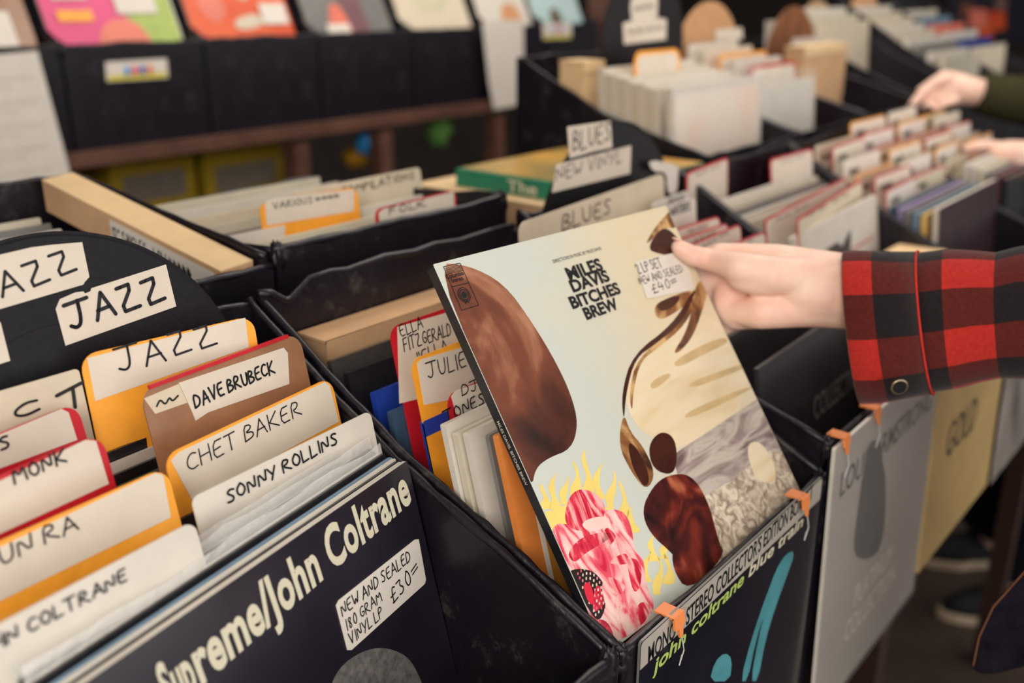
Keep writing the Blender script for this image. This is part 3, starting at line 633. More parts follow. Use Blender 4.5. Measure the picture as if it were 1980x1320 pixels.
text_local(m, fs, 'MILES DAVIS. BITCHES BREW', a, V((1, 0)), V((0, -1)), .052, .0026, ct, .01, 0, .0002 if fs.n.x < 0 else -.0002)
obj('spine_lettering', m, t)
sticker(t, fm, [(1226, 507), (1290, 492), (1322, 484), (1340, 556), (1338, 560), (1250, 578)], [('2 LP SET', (1233, 530), (1280, 516), (1228, 511), .1), ('NEW AND SEALED', (1237, 551), (1320, 526), (1233, 536), .1), ('£40=', (1262, 568), (1309, 551), (1258, 550), .1)], 'price_sticker', k=.0005, mt=paper_w)

# ------------------------------------------------------------------ covers hung on the crate fronts
hb = Fr((.514, .303, 1.0600), (1, 0, .012), (0, 0, -1), .321, .30)
t = thing('record_sleeve', 'black cover with green and white lettering clipped on the crate front below the tilted record', 'record sleeve', hb.pt(.16, .30), 'covers hung on the crate fronts')
nightm = mat('midnight print', (.010, .010, .018), rough=.28, var=.4, scale=10, coat=.3)
m = MB(); m.slab(hb, rrect(0, 0, .321, .30, .003), -.002, 0, nightm, grey_sl); obj('sleeve', m, t)
m = MB(); gband = cm('grey printed band', (176, 170, 160), rough=.4, var=.08); m.slab(hb, rrect(.001, .001, .32, .024, .004, 'tltr'), 0, .0003, gband); pb = obj('printed_band', m, t)
m = MB(); text(m, hb, "MONO & STEREO COLLECTOR'S EDITION BOX SET", (1252, 1283), (1569, 969), (1247, 1254), ink, offset=.014, base=(1252, 1282)); obj('lettering', m, pb)
m = MB(); lime = cm('lime print', (178, 200, 110), rough=.4, var=.05)
text(m, hb, 'john coltrane', (1261, 1304), (1437, 1130), (1442, 1099), lime, offset=.024, shear=.15, k=.0005, base=(1445, 1118))
text(m, hb, 'blue train', (1446, 1120), (1551, 1021), (1442, 1099), ct, offset=.024, shear=.15, k=.0005, base=(1445, 1118)); obj('title_lettering', m, t)
tl = cm('teal print', (80, 150, 160), rough=.4, var=.3, scale=18)
m = MB()
for poly in ([(1530, 1068), (1535, 1078), (1520, 1120), (1500, 1175), (1480, 1240), (1466, 1318), (1452, 1318), (1468, 1230), (1478, 1190), (1462, 1240), (1446, 1318), (1432, 1318), (1455, 1230), (1490, 1130), (1510, 1085)], [(1372, 1318), (1382, 1280), (1402, 1262), (1416, 1275), (1412, 1318)]):
    m.flat(hb, [(u, min(v, .298)) for u, v in hb.pxs(chaikin(poly, 1))], .0004, tl)
obj('printed_picture', m, t)
hl = Fr((.852, .2995, 1.087), (1, 0, .012), (0, -.03, -1), .316, .32)
t = thing('record_sleeve', 'grey cover in a clear bag with a dark standing figure, hung on the blues crate', 'record sleeve', hl.pt(.16, .32), 'covers hung on the crate fronts')
greyc = cm('grey printed cover', (168, 160, 152), rough=.3, var=.1, scale=8, coat=.5)
m = MB(); m.slab(hl, rrect(0, 0, .316, .32, .002), -.004, 0, greyc, white_sl); obj('sleeve', m, t)
dk = cm('charcoal print', (46, 41, 42), rough=.4, var=.3)
m = MB(); text_local(m, hl, 'LOUIS ARMSTRONG', V((.02, .060)), V((1, 0)), V((0, -1)), .275, .027, blk, .01, 0, .0005)
text_local(m, hl, 'PLATINUM', V((.095, .226)), V((1, 0)), V((0, -1)), .115, .026, paper, 0, 0, .0005); text_local(m, hl, 'COLLECTION', V((.075, .262)), V((1, 0)), V((0, -1)), .155, .026, paper, 0, 0, .0005); obj('title_lettering', m, t)
m = MB(); m.flat(hl, hl.pxs(chaikin([(1648, 1075), (1658, 990), (1668, 915), (1675, 895), (1676, 865), (1690, 848), (1705, 860), (1705, 890), (1712, 915), (1714, 980), (1706, 1060), (1680, 1085)], 2)), .0003, dk); obj('printed_figure', m, t)
m = MB(); m.slab(hl, rrect(-.003, -.004, .319, .325, .003), .0012, .0015, film); obj('clear_bag', m, t)
hg = Fr((1.182, .2995, 1.087), (1, 0, .0), (0, -.03, -1), .316, .30)
t = thing('record_sleeve', 'mustard yellow cover in a clear bag lettered GOLD, hung right of the grey one', 'record sleeve', hg.pt(.16, .3), 'covers hung on the crate fronts')
gold = cm('mustard print', (200, 170, 112), rough=.35, var=.2, scale=8, coat=.4)
m = MB(); m.slab(hg, rrect(0, 0, .316, .3, .002), -.004, 0, gold); obj('sleeve', m, t)
m = MB(); text_local(m, hg, 'GOLD', V((.06, .16)), V((1, 0)), V((0, -1)), .13, .05, dk, 0, 0, .0005); obj('title_lettering', m, t)
hk = Fr((1.52, .2995, 1.087), (1, 0, .0), (0, -.03, -1), .316, .31)
t = thing('record_sleeve', 'black and white mottled cover hung at the right end under the plaid sleeve', 'record sleeve', hk.pt(.16, .31), 'covers hung on the crate fronts')
m = MB(); m.slab(hk, rrect(0, 0, .316, .31, .002), -.004, 0, cm('mottled print', (40, 36, 40), col2=srgb(190, 180, 170), rough=.3, scale=14, stretch=(1, 1, .35)), black_sl); obj('sleeve', m, t)
def clip(label, P):
    t = thing('orange_clip', label, 'clip', P, 'orange plastic clips on the crate rims'); x, y, z = P
    fr = Fr((x - .007, y - .006, z + .004), (1, 0, 0), (0, -.15, -1))
    m = MB(); m.slab(fr, [(0, 0), (.014, -.001), (.0145, .009), (.011, .010), (.010, .018), (.006, .0185), (.005, .011), (0, .010)], 0, .002, clip_m)
    m.box((x - .007, y - .007, z + .0028), (x + .0075, y + .010, z + .0045), clip_m); obj('plastic_strip', m, t)
    m = MB(); m.tube([(x + .002, y - .010, z - .015), (x + .005, y - .011, z - .028), (x + .001, y - .010, z - .040), (x + .006, y - .009, z - .034)], .0005, steel_m, 5); obj('nylon_line', m, t)
clip('orange plastic clip at the left end of the black cover with green lettering', V((.560, .306, 1.056)))
clip('orange plastic clip at the right end of the black cover with green lettering', V((.787, .306, 1.059)))
clip('orange plastic clip on the left of the grey bagged cover', V((.872, .305, 1.090)))
clip('orange plastic clip near the plaid cuff, on the right of the grey bagged cover', V((.955, .305, 1.092)))

# ------------------------------------------------------------------ blues crate
t, fr = disc('black vinyl disc sign with white BLUES NEW VINYL stickers, middle of the picture', (1.028, .683, 1.196), .0, .152, mt=vinyl)
sticker(t, fr, [(1096, 245), (1180, 233), (1183, 285), (1150, 292), (1101, 306)], [('BLUES', (1107, 292), (1178, 272), (1103, 256), .09)])
sticker(t, fr, [(1066, 372), (1074, 318), (1219, 281), (1217, 335)], [('NEW VINYL', (1073, 351), (1200, 312), (1072, 325), .1)], k=.0008)
b1 = fr_tr((1003, 432), (1284, 334), Y=.655, lean=.08, zbot=Z0)
divider('wide cream divider card lettered BLUES in front of the blues disc', b1, cream, None, None, [('BLUES', (1086, 447), (1180, 412), (1083, 417), .1)], r=.012)
b2 = fr_tr((1262, 392), (1330, 368), Y=.632, lean=.1, zbot=Z0)
divider('small white card with black writing, right of the cream BLUES card', b2, white_sl, None, None, [('AND', (1291, 395), (1322, 386), (1290, 384), .2)], r=.006)
b3 = fr_tr((1215, 423), (1345, 382), Y=.612, lean=.12, zbot=Z0)
divider('white card lettered WATERS, just above the thumb of the plaid sleeved hand', b3, white_sl, None, None, [('WATERS', (1296, 418), (1334, 405), (1294, 402), .18)], r=.006)
for i, (a_, b_, Y) in enumerate((((1200, 474), (1392, 417), .585), ((1200, 500), (1408, 430), .565), ((1200, 530), (1432, 432), .545), ((1250, 540), (1480, 446), .515))):
    f_ = fr_tr(a_, b_, Y=Y, lean=.14, zbot=Z0)
    divider('red-edged divider card above the gripping hand, %s from the back' % ords[i], f_, redcard, paper, None, [(['~~ ~~~', '~~~~', '~~~ ~~', '~~~~'][i], (a_[0] + .68 * (b_[0] - a_[0]), a_[1] + .68 * (b_[1] - a_[1]) + 17), (b_[0] - 25, b_[1] + 22), (a_[0] + .68 * (b_[0] - a_[0]) - 1, a_[1] + .68 * (b_[1] - a_[1]) + 8), .16)], r=.01, inset=.003)
for i, (c, Y, ww) in enumerate((('charcoal', .455, 'PLATINUM'), ('dark grey', .40, 'COLLECTION'))):
    f_ = fr_at(.872 + i * .012, Y, 1.145 - .01 * i, .315, .03, .14, .33)
    t = thing('record_sleeve', '%s record sleeve inside the blues crate below the wrist, grey words at its foot' % c, 'record sleeve', f_.pt(.15, .33), 'records inside the blues crate')
    m = MB(); m.slab(f_, rrect(0, 0, .315, .33, .002), -.005, 0, cm('charcoal cover %d' % i, (62 - 8 * i, 58 - 8 * i, 60 - 8 * i), rough=.35, var=.25, scale=8, coat=.3)); obj('sleeve', m, t)
    m = MB(); text_local(m, f_, ww, V((.14, .105)), V((1, 0)), V((0, -1)), .16, .028, grey_sl, .01, 0, .0005); obj('title_lettering', m, t)

# ------------------------------------------------------------------ crates four to six: rows of dividers
edges = [(redcard, 'red-edged'), (orange, 'orange-edged'), (white_sl, 'plain white'), (redcard, 'red-edged'), (cream, 'cream'), (orange, 'orange-edged'), (redcard, 'red-edged')]
names = ['~~~~', '~~ ~~', '~~~', '~ ~~~', '~~~~~']
def scrib(fr, m, s):
    a = V((fr.w * .15, .03)); w = .0022
    cu = 0
    for c in s:
        for st in GL.get(c, []):
            P = [a + V(((cu + q[0]) * .012, -q[1] * .015)) for q in st]
            for i in range(1, len(P)):
                d = (P[i] - P[i - 1]).normalized(); n_ = V((-d.y, d.x)) * w / 2
                m.flat(fr, [tuple(P[i - 1] + n_), tuple(P[i] + n_), tuple(P[i] - n_), tuple(P[i - 1] - n_)], .0008, ink)
        cu += gw(c)
def wall_z(y): return 1.075 + (y - .309) * .355 if y < .45 else (1.125 + (y - .45) * .515 if y < .58 else 1.192 + (y - .58) * .55)
def card4(label, TL, TR, edge, word, p0, p1, top, X=None, Y=None, lean=.14, face=None):
    f_ = fr_tr(TL, TR, X=X, Y=Y, lean=lean, zbot=Z0)
    return divider(label, f_, edge, face or paper, None, [(word, p0, p1, top, .13)], r=.01, inset=.004)
card4('red-edged white card at the left back of the fourth front-row crate', (1328, 334), (1408, 303), redcard, '~~ ~~', (1345, 343), (1392, 325), (1344, 333), Y=.682, lean=.06)
card4('red-edged white card at the right back of the fourth front-row crate', (1489, 308), (1572, 286), redcard, '~~ ~~', (1510, 318), (1555, 304), (1509, 309), Y=.652)
card4('red-edged card with a long red top, behind the white jagged cover', (1479, 424), (1636, 342), redcard, '~~ ~~', (1500, 432), (1560, 402), (1498, 420), X=1.562, lean=.16)
card4('cream red-edged card just behind the white jagged cover', (1541, 424), (1667, 346), redcard, '~~ ~~', (1560, 424), (1640, 380), (1558, 411), X=1.566, lean=.16, face=cream)
kinds = [(white_sl, 'white'), (cream_sl, 'cream'), (grey_sl, 'grey'), (white_sl, 'white'), (cream_sl, 'cream'), (teal_sl, 'pale blue')]
tens = ords
for i in range(12):
    mt, cn = kinds[i % 6]; y = .640 - i * .0112 if i < 5 else .632 - i * .0112
    if abs(y - .588) < .004 or y < .54: continue
    zt = wall_z(y) - .004
    f_ = fr_at(1.232, y, zt, .318, .0, .12, (zt - Z0) / math.cos(.12))
    sleeve('%s record sleeve, %s from the back, fourth front-row crate' % (cn, tens[i]), f_, mt, .005, 'records in the fourth front-row crate')
cnt = 0
for ci, x0 in ((1, 1.588), (2, 1.948)):
    y = .668
    for i in range(12):
        side = (i + ci) % 2; mt, cn = edges[(i * 3 + ci) % 7]
        zt = wall_z(y) + [.035, .022, .03][i % 3]
        f_ = fr_at(x0 + .004 + side * .168 + (.0 if i % 3 else .01), y, zt, .165, random.uniform(-.03, .05), .12, (zt - Z0) / math.cos(.12))
        t = divider('%s card, %s from back, %s half of %s front-row crate' % (cn, tens[i], ['left', 'right'][side], nm[ci]), f_, mt, [paper, cream, paper_w][i % 3], None, (), r=.01, inset=.004)
        lab = [c for c in t.children if c.name.startswith('paper_label')][0]
        m = MB(); scrib(f_, m, names[cnt % 5]); obj('lettering', m, lab); cnt += 1
        y -= .0125
    for i in range(6):
        mt, cn = kinds[(i + ci) % 6]; y2 = .6615 - i * .025
        zt = wall_z(y2) - .004
        f_ = fr_at(x0 + .008, y2, zt, .318, .0, .12, (zt - Z0) / math.cos(.12))
        sleeve('%s record sleeve, %s from the back, %s front-row crate' % (cn, ords[i], nm[ci]), f_, mt, .005, 'records in the %s front-row crate' % nm[ci])
f_ = fr_tr((1536, 459), (1695, 376), X=1.568, lean=.16, zbot=Z0)
t = thing('record_sleeve', 'white record cover with a dark jagged print, just above the plaid cuff', 'record sleeve', f_.pt(.15, f_.h))
m = MB(); m.slab(f_, rrect(0, 0, f_.w, f_.h, .002), -.008, 0, white_sl); obj('sleeve', m, t)
m = MB(); m.flat(f_, f_.pxs([(1570, 510), (1600, 480), (1618, 468), (1628, 476), (1640, 450), (1645, 444), (1644, 510)]), .0004, dk)
m.flat(f_, f_.pxs([(1648, 480), (1690, 455), (1690, 458), (1648, 484)]), .0004, redcard); obj('printed_shape', m, t)
cbox('brown cardboard piece filling the front right of the fourth crate', (1.50, .42, Z0), (1.572, .49, 1.12), kraft)
for i, (c, mt) in enumerate((('slate blue', navy_sl), ('lilac', cm('lilac sleeve', (150, 135, 175), rough=.35)), ('silver grey', grey_sl), ('pale blue', teal_sl), ('yellow', cm('yellow sleeve', (215, 180, 110), rough=.4)))):
    f_ = fr_at(1.59, .512 - i * .0125, 1.172 - i * .0015, .33, .0, .10, (1.172 - Z0))
    sleeve('%s record sleeve, left edge showing, behind the dark plum cover' % c, f_, mt, .0085, 'sleeves behind the dark plum cover')
f_ = fr_at(1.592, .446, 1.178, .335, .0, .10, .375)
t = thing('record_sleeve', 'dark plum record cover facing out at the front of the fifth crate', 'record sleeve', f_.pt(.15, .37))
m = MB(); m.slab(f_, rrect(0, 0, .335, .375, .002), -.008, 0, cm('plum cover', (58, 40, 44), rough=.3, var=.4, scale=10, coat=.3), white_sl); obj('sleeve', m, t)
m = MB()
for k in range(4): m.flat(f_, chaikin([(.06 + .06 * k, .12 + .03 * (k % 2)), (.09 + .06 * k, .10), (.085 + .06 * k, .26), (.07 + .06 * k, .27)], 1), .0004, [cm('lilac print', (150, 130, 165), rough=.4), grey_sl][k % 2])
obj('printed_shape', m, t)
for i in range(6):
    mt, c = [(white_sl, 'white'), (white_sl, 'glossy white'), (cream_sl, 'cream'), (grey_sl, 'silver'), (cm('plum sleeve', (96, 60, 72), rough=.3), 'plum'), (black_sl, 'black')][i]
    f_ = fr_at(1.952, .505 - i * .014, 1.195 - .004 * i, .31, 0, .10, .39 - .004 * i)
    sleeve('%s record sleeve under the reaching fingers' % c, f_, mt, .009, 'records under the reaching fingers')

# ------------------------------------------------------------------ second row, left and middle
for i in range(12):
    mt, cn = [(cream_sl, 'cream'), (grey_sl, 'grey'), (white_sl, 'white'), (navy_sl, 'slate blue'), (cream_sl, 'cream'), (teal_sl, 'pale blue')][i % 6]
    f_ = fr_at(.20, 1.06 - i * .022, 1.268 - i * .003, .285, .0, .16, .30)
    sleeve('%s record sleeve, %s from the back in the crate beside the pale block' % (cn, ords[i]), f_, mt, .004, 'singles in the crate behind the jazz disc')
Pa = onX(90, 362, .505); Pb = onX(415, 545, .505)
t = thing('cardboard_block', 'long pale cardboard block with a written paper strip, leaning along the crate wall', 'cardboard block', (.52, .93, 1.1))
def along(P, Q, u): return P.lerp(Q, u)
A0 = V((.505, 1.085, 1.302)); A1 = V((.505, .762, 1.255)); dz = V((0, 0, -.034)); dx = V((.036, 0, .003))
m = MB(); m.add([A0, A1, A1 + dx, A0 + dx, A0 + dz, A1 + dz, A1 + dx + dz, A0 + dx + dz], [[0, 1, 2, 3], [7, 6, 5, 4], [0, 4, 5, 1], [1, 5, 6, 2], [2, 6, 7, 3], [3, 7, 4, 0]], kraft); 
obj('body', m, t)
m = MB(); e = V((0, 0, .0012)); m.add([A0 + e, A1 + e, A1 + dx + e, A0 + dx + e, A0, A1, A1 + dx, A0 + dx], [[0, 1, 2, 3], [0, 4, 5, 1], [1, 5, 6, 2], [2, 6, 7, 3], [3, 7, 4, 0]], kraft_l); obj('top_face', m, t)
fst = Fr(A0.lerp(A1, .42) + V((-.0006, 0, -.004)), (A1 - A0), (0, 0, -1)); fst.w = (A1 - A0).length * .55
m = MB(); m.slab(fst, rrect(0, 0, fst.w, .026, .001), 0, .0004, paper_w); p_ = obj('paper_strip', m, t)
m = MB(); a = V((.004, .021)); cu = 0
for c in '12" SiNGLES - LOW ~~~~~':
    if c != ' ':
        for st in GL[c]:
            P = [a + V(((cu + q[0]) * .0085, -q[1] * .015)) for q in st]
            for i in range(1, len(P)):
                d = (P[i] - P[i - 1]).normalized(); n_ = V((-d.y, d.x)) * .0009
                m.flat(fst, [tuple(P[i - 1] + n_), tuple(P[i] + n_), tuple(P[i] - n_), tuple(P[i - 1] - n_)], .0007, ink)
    cu += gw(c)
obj('lettering', m, p_)
c1 = fr_tr((565, 371), (812, 323), Y=.90, lean=.12, zbot=.96)
divider('cream divider card lettered COMPILATIONS, rearmost in the scuffed crate', c1, cream, None, None, [('COMPILATIONS', (660, 378), (800, 345), (658, 363), .14)], r=.006)
c2 = fr_tr((500, 392), (690, 361), Y=.865, lean=.12, zbot=.96)
divider('orange-edged divider card with a line of writing, left in the scuffed crate', c2, orange, paper, [(512, 392), (522, 384), (684, 366), (684, 408), (516, 436)], [('VARIOUS ~~~~', (528, 404), (655, 384), (526, 391), .14)], r=.012)
c3 = fr_tr((725, 405), (880, 366), Y=.80, lean=.12, zbot=.96)
divider('red-edged divider card lettered FOLK, right in the scuffed crate', c3, redcard, paper, [(732, 412), (740, 404), (877, 370), (880, 430), (735, 440)], [('FOLK', (752, 416), (822, 398), (750, 402), .16)], r=.01)
for i in range(8):
    mt, cn = [(cream_sl, 'cream'), (white_sl, 'white'), (cream, 'buff'), (cream_sl, 'cream'), (grey_sl, 'grey'), (white_sl, 'white'), (cream_sl, 'cream'), (white_sl, 'white')][i]
    f_ = fr_at(.566, 1.07 - i * .04 + .002, 1.255 - .002 * i + (.010 if i > 4 else 0), .318, .0, .1, .29)
    sleeve('%s record sleeve lying back in the scuffed crate of compilations, %s from the back' % (cn, ords[i]), f_, mt, .006, 'records in the scuffed crate')
cbox('brown cardboard box under the green book, right of the scuffed crate', (1.055, .735, .95), (1.385, 1.06, 1.222), kraft)
t = thing('book', 'thick green book with a printed cover lying on a cardboard box', 'book', (1.22, .87, 1.222))
gcl = cm('green cloth', (45, 130, 100), rough=.45, var=.1)
m = MB(); m.box((1.085, .74, 1.2225), (1.37, 1.00, 1.2475), gcl); obj('cover', m, t)
m = MB(); m.box((1.094, .742, 1.2465), (1.369, .998, 1.2485), cm('cover picture', (110, 120, 85), col2=srgb(225, 170, 80), rough=.3, scale=9)); obj('cover_picture', m, t)
fsb = Fr((1.0846, 1.00, 1.2475), (0, -1, 0), (0, 0, -1))
m = MB(); text_local(m, fsb, 'The', V((.10, .021)), V((1, 0)), V((0, -1)), .055, .017, ct, .02, 0, .0003); obj('spine_lettering', m, t)
t = thing('plastic_tag', 'glowing white plastic tag sticking up behind the blues cards', 'tag', onY(1300, 350, .675))
ft = Fr(onY(1256, 312, .672), (1, 0, .0), (0, 0, -1))
m = MB(); m.slab(ft, ft.pxs(chaikin([(1255, 308), (1310, 318), (1312, 330), (1310, 370), (1300, 377), (1291, 370), (1290, 332), (1262, 332)], 1)), -.002, 0, paper_w); obj('tag_plate', m, t)

# second row, right: bagged records, blocks, signs
def bag(label, fr, mt, picture, name='bagged_record', th=.012):
    t = thing(name, label, 'bagged record', fr.pt(fr.w / 2, fr.h), 'bagged records in the second row')
    m = MB(); m.slab(fr, rrect(0, 0, fr.w, fr.h, .003), -th, 0, mt); obj('sleeve', m, t)
    m = MB(); m.slab(fr, rrect(-.006, -.02, fr.w + .004, fr.h + .002, .005), .001, .0014, film); obj('clear_bag', m, t)
    m = MB(); picture(m, fr); obj('printed_cover', m, t)
def pic_a(m, fr):
    m.flat(fr, [(.01, .012), (fr.w - .01, .012), (fr.w - .01, fr.h - .01), (.01, fr.h - .01)], .0003, cm('pale picture', (232, 226, 214), col2=srgb(236, 205, 185), rough=.3, scale=7))
    m.flat(fr, chaikin([(.10, .16), (.15, .30), (.17, .30), (.13, .17)], 2), .0005, cm('soft pink print', (230, 150, 140), rough=.4)); m.flat(fr, chaikin([(.17, .28), (.26, .18), (.28, .31), (.18, .32)], 2), .0005, cm('soft yellow print', (222, 205, 150), rough=.4)); m.flat(fr, chaikin([(.18, .14), (.23, .12), (.24, .18), (.20, .19)], 2), .0005, cm('soft grey print', (190, 188, 192), rough=.4))
def pic_b(m, fr): m.flat(fr, [(.02, .02), (fr.w - .02, .02), (fr.w - .02, fr.h - .02), (.02, fr.h - .02)], .0003, cm('pale grey picture', (214, 208, 198), rough=.3, var=.1, scale=9))
divider('orange-edged divider card with a line of writing, under the black disc sign', fr_at(1.455, .93, 1.402, .15, 0, .08, .44), orange, paper, None, (), r=.02, inset=.008)
for i in range(9):
    f_ = fr_at(1.409 + random.uniform(0, .004), .960 - i * .0135, 1.374 - i * .003 + random.uniform(-.004, .004), .30, 0, .07, .41)
    sleeve('%s record sleeve, %s from the back behind the biggest bagged record' % (['white', 'cream'][i % 2], ords[i]), f_, [white_sl, cream_sl][i % 2], .0125, 'records behind the biggest bagged record')
cbox('buff cardboard block at the left of the bagged records', (1.408, 1.0, .96), (1.468, 1.05, 1.386), kraft_l, 'cardboard_block', 'cardboard block')
bag('biggest bagged record, pale cover shining, in front of the orange card', fr_at(1.412, .828, 1.352, .315, .0, .08, .39), white_sl, pic_a)
bag('smaller bagged record with a pale grey cover, right of the biggest one', fr_at(1.762, .855, 1.33, .25, -.04, .08, .36), white_sl, pic_b)
for i in range(5):
    f_ = fr_at(1.758 + .016 * i, 1.0 - i * .026, 1.40 - i * .010, .22, .03, .08, .44 - .010 * i)
    mt, cn = [(white_sl, 'white'), (cream, 'cream'), (orange, 'orange-edged'), (white_sl, 'white'), (redcard, 'red-edged')][i]
    divider('%s card between round brown board and smaller bagged record, %s from back' % (cn, ords[i]), f_, mt, paper, None, (), r=.01, inset=.008)
cbox('tall brown cardboard block standing in its crate, left of the upper hand', (2.112, .915, .96), (2.35, .96, 1.384), kraft, 'cardboard_block', 'cardboard block')
for i in range(6):
    f_ = fr_at(2.285 + .004 * i, 1.09 - i * .021, 1.43 - i * .013, .16, 0, .05, .45 - .013 * i)
    mt, cn = [(white_sl, 'white'), (cream_sl, 'cream'), (white_sl, 'white'), (white_sl, 'white'), (redcard, 'red'), (brownc, 'brown')][i]
    sleeve('%s record sleeve behind the tall cardboard block, %s from the back' % (cn, ords[i]), f_, mt, .006, 'records behind the tall cardboard block')
for q, x0 in enumerate((2.463, 2.815)):
    for i in range(9):
        f_ = fr_at(x0, 1.10 - i * .034, 1.455 - i * .016, .325, 0, .08, .46 - .016 * i)
        mt, cn = [(white_sl, 'white'), (cream_sl, 'cream'), (cream, 'buff'), (white_sl, 'white'), (cream_sl, 'cream'), (white_sl, 'white'), (grey_sl, 'grey')][i % 7]
        if q == 0 and i > 2: continue
        sleeve('%s record sleeve, %s from back, %s crate beyond the upper hand' % (cn, ords[i], ['nearer', 'farther'][q]), f_, mt, .016, 'records beyond the upper hand')
brd = cm('kraft board', (196, 150, 108), rough=.7, var=.08); wbr = cm('reddish brown board', (150, 96, 58), col2=srgb(90, 55, 38), rough=.6, scale=14, stretch=(2, 2, .4)); gbr = cm('greyish board', (170, 140, 108), rough=.7, var=.15, scale=20)
t, fr = disc('black disc sign with two blank looking white labels, upper middle', (1.598, 1.0, 1.405), .0, .138, vinyl, grooves=False)
sticker(t, fr, [(1222, -12), (1272, -18), (1270, 35), (1288, 37), (1287, 76), (1206, 86), (1204, 45), (1221, 40), (1218, 15)], [('~~~', (1226, 26), (1262, 20), (1225, 8), .12), ('~~~~', (1213, 72), (1280, 62), (1212, 52), .1)])
t, fr = disc('plain round brown board sign with a coloured sticker', (1.893, 1.03, 1.334), .0, .144, brd, grooves=False)
sticker(t, fr, [(1383, 58), (1434, 53), (1436, 75), (1384, 80)], [])
t, fr = disc('reddish brown round board sign with dark writing, right of the plain one', (2.30, 1.03, 1.322), .0, .142, wbr, grooves=False)
t, fr = disc('greyish brown round board sign, right of the reddish one', (2.63, 1.115, 1.345), .0, .13, gbr, grooves=False)
t, fr = disc('farthest round brown board sign with a white label, upper right', (2.96, 1.115, 1.36), .0, .14, brd, grooves=False)
sticker(t, fr, fr and [(1668, 18), (1712, 15), (1712, 40), (1670, 42)], [])

# ------------------------------------------------------------------ third row: rack along the back
rack_z = 1.17; YB = 2.08
t = thing('display_rack', 'brown wooden rack carrying the back row of crates', 'rack', (1.9, 2.3, 0))
rackw = cm('reddish rack wood', (98, 66, 54), rough=.55, var=.3, scale=10)
m = MB(); m.box((.2, YB - .03, rack_z - .03), (3.3, YB, rack_z - .0), rackw); obj('front_rail', m, t)
m = MB(); m.box((.2, YB, rack_z - .03), (3.3, YB + .45, rack_z - .005), rackw); obj('rack_board', m, t)
for xx in (.9, 1.62, 1.92, 2.42, 2.62, 3.2):
    m = MB(); m.box((xx, YB - .025, 0), (xx + .045, YB + .02, rack_z - .045), rackw); obj('post', m, t)
m = MB(); m.box((.2, YB + .05, .52), (3.3, YB + .5, .545), rackw); obj('lower_shelf', m, t)
m = MB(); m.box((3.03, YB - .02, .3), (3.10, YB + .06, 2.2), rackw); obj('tall_post', m, t)
xs = [.705, 1.05, 1.395, 1.74, 2.085, 2.43, 2.71, 3.02]
bn = ['with the bright pink and green cover', 'with the orange cover', 'with the grey and pink cover', 'with the cream cover', 'behind the narrow hanging paper', 'with the pale blue cover']
for i in range(7):
    lab = 'black taped crate in the back row behind the big hanging paper' if i == 0 else 'black taped crate in the back row ' + bn[i - 1]
    crate(lab, xs[i] + .003, xs[i + 1] - .003, YB, YB + .38, rack_z, 1.39, [(YB + .002, 1.39), (YB + .37, 1.56)], 1.56, None, 'back row of black crates', seed=31 + i, tufts=(i < 4))
lid_mt = cm('pink print field', (220, 72, 125), rough=.4, var=.1, scale=8); lime_f = cm('lime print field', (160, 180, 85), rough=.4, var=.15); salmon = cm('salmon print', (225, 120, 100), rough=.4, var=.15, scale=12)
or_f = cm('orange print field', (228, 100, 42), col2=srgb(200, 60, 35), rough=.4, scale=10)
def back_cover(label, x0, w, base, shapes, st=None):
    f_ = fr_at(x0, YB + .16, 1.63, w, 0, .42, .30)
    t = thing('record_sleeve', label, 'record sleeve', f_.pt(w / 2, .3), 'covers facing out in the back row')
    m = MB(); m.slab(f_, rrect(0, 0, w, .3, .002), -.006, 0, base, white_sl); obj('sleeve', m, t)
    if shapes:
        m = MB()
        for i, (poly, mt) in enumerate(shapes): m.flat(f_, poly, .0006 + i * .0008, mt)
        obj('printed_cover', m, t)
    if st:
        m = MB(); m.slab(f_, rrect(*st, .002), .004, .0045, paper_w); obj('price_sticker', m, t)
back_cover('brown and orange cover with a white label at the far upper left', .74, .29, brownc, [([(.02, .02), (.27, .02), (.27, .15), (.02, .15)], or_f)], (.12, .19, .25, .27))
back_cover('bright pink and green cover with a white sticker in the back row', 1.062, .315, white_sl, [([(.0, .03), (.17, .03), (.20, .3), (.0, .3)], lid_mt), ([(.17, .0), (.31, .0), (.31, .3), (.20, .3)], lime_f), (chaikin([(.10, .3), (.11, .24), (.15, .21), (.20, .21), (.23, .25), (.235, .3)], 2), salmon), ([(.03, .15), (.11, .15), (.11, .165), (.03, .165)], paper), ([(.03, .19), (.11, .19), (.11, .215), (.03, .215)], orange)], (.17, .14, .27, .20))
back_cover('orange cover with pale swirls and a white sticker in the back row', 1.41, .30, or_f, [(chaikin([(.03, .17), (.09, .14), (.12, .19), (.08, .23), (.05, .21)], 2), salmon), (chaikin([(.12, .22), (.20, .20), (.22, .235), (.13, .25)], 2), cream), (chaikin([(.10, .10), (.14, .08), (.2, .15), (.17, .18)], 2), cream)], (.21, .18, .29, .235))
back_cover('grey and pink cover with a white sticker in the back row', 1.76, .30, grey_sl, [(chaikin([(.06, .3), (.09, .18), (.13, .18), (.17, .3)], 2), salmon), ([(.12, .13), (.2, .13), (.22, .3), (.16, .3)], cm('plum print', (120, 85, 90), rough=.4))], (.06, .24, .14, .285))
back_cover('plain cream cover in the back row', 2.10, .30, cream, [(chaikin([(.05, .1), (.22, .08), (.24, .2), (.08, .22)], 2), cm('pale olive print', (200, 195, 165), rough=.5))])
back_cover('white cover behind the narrow hanging paper in the back row', 2.45, .25, white_sl, [(chaikin([(.1, .2), (.2, .18), (.22, .3), (.12, .3)], 2), cm('peach print', (205, 150, 110), rough=.4))])
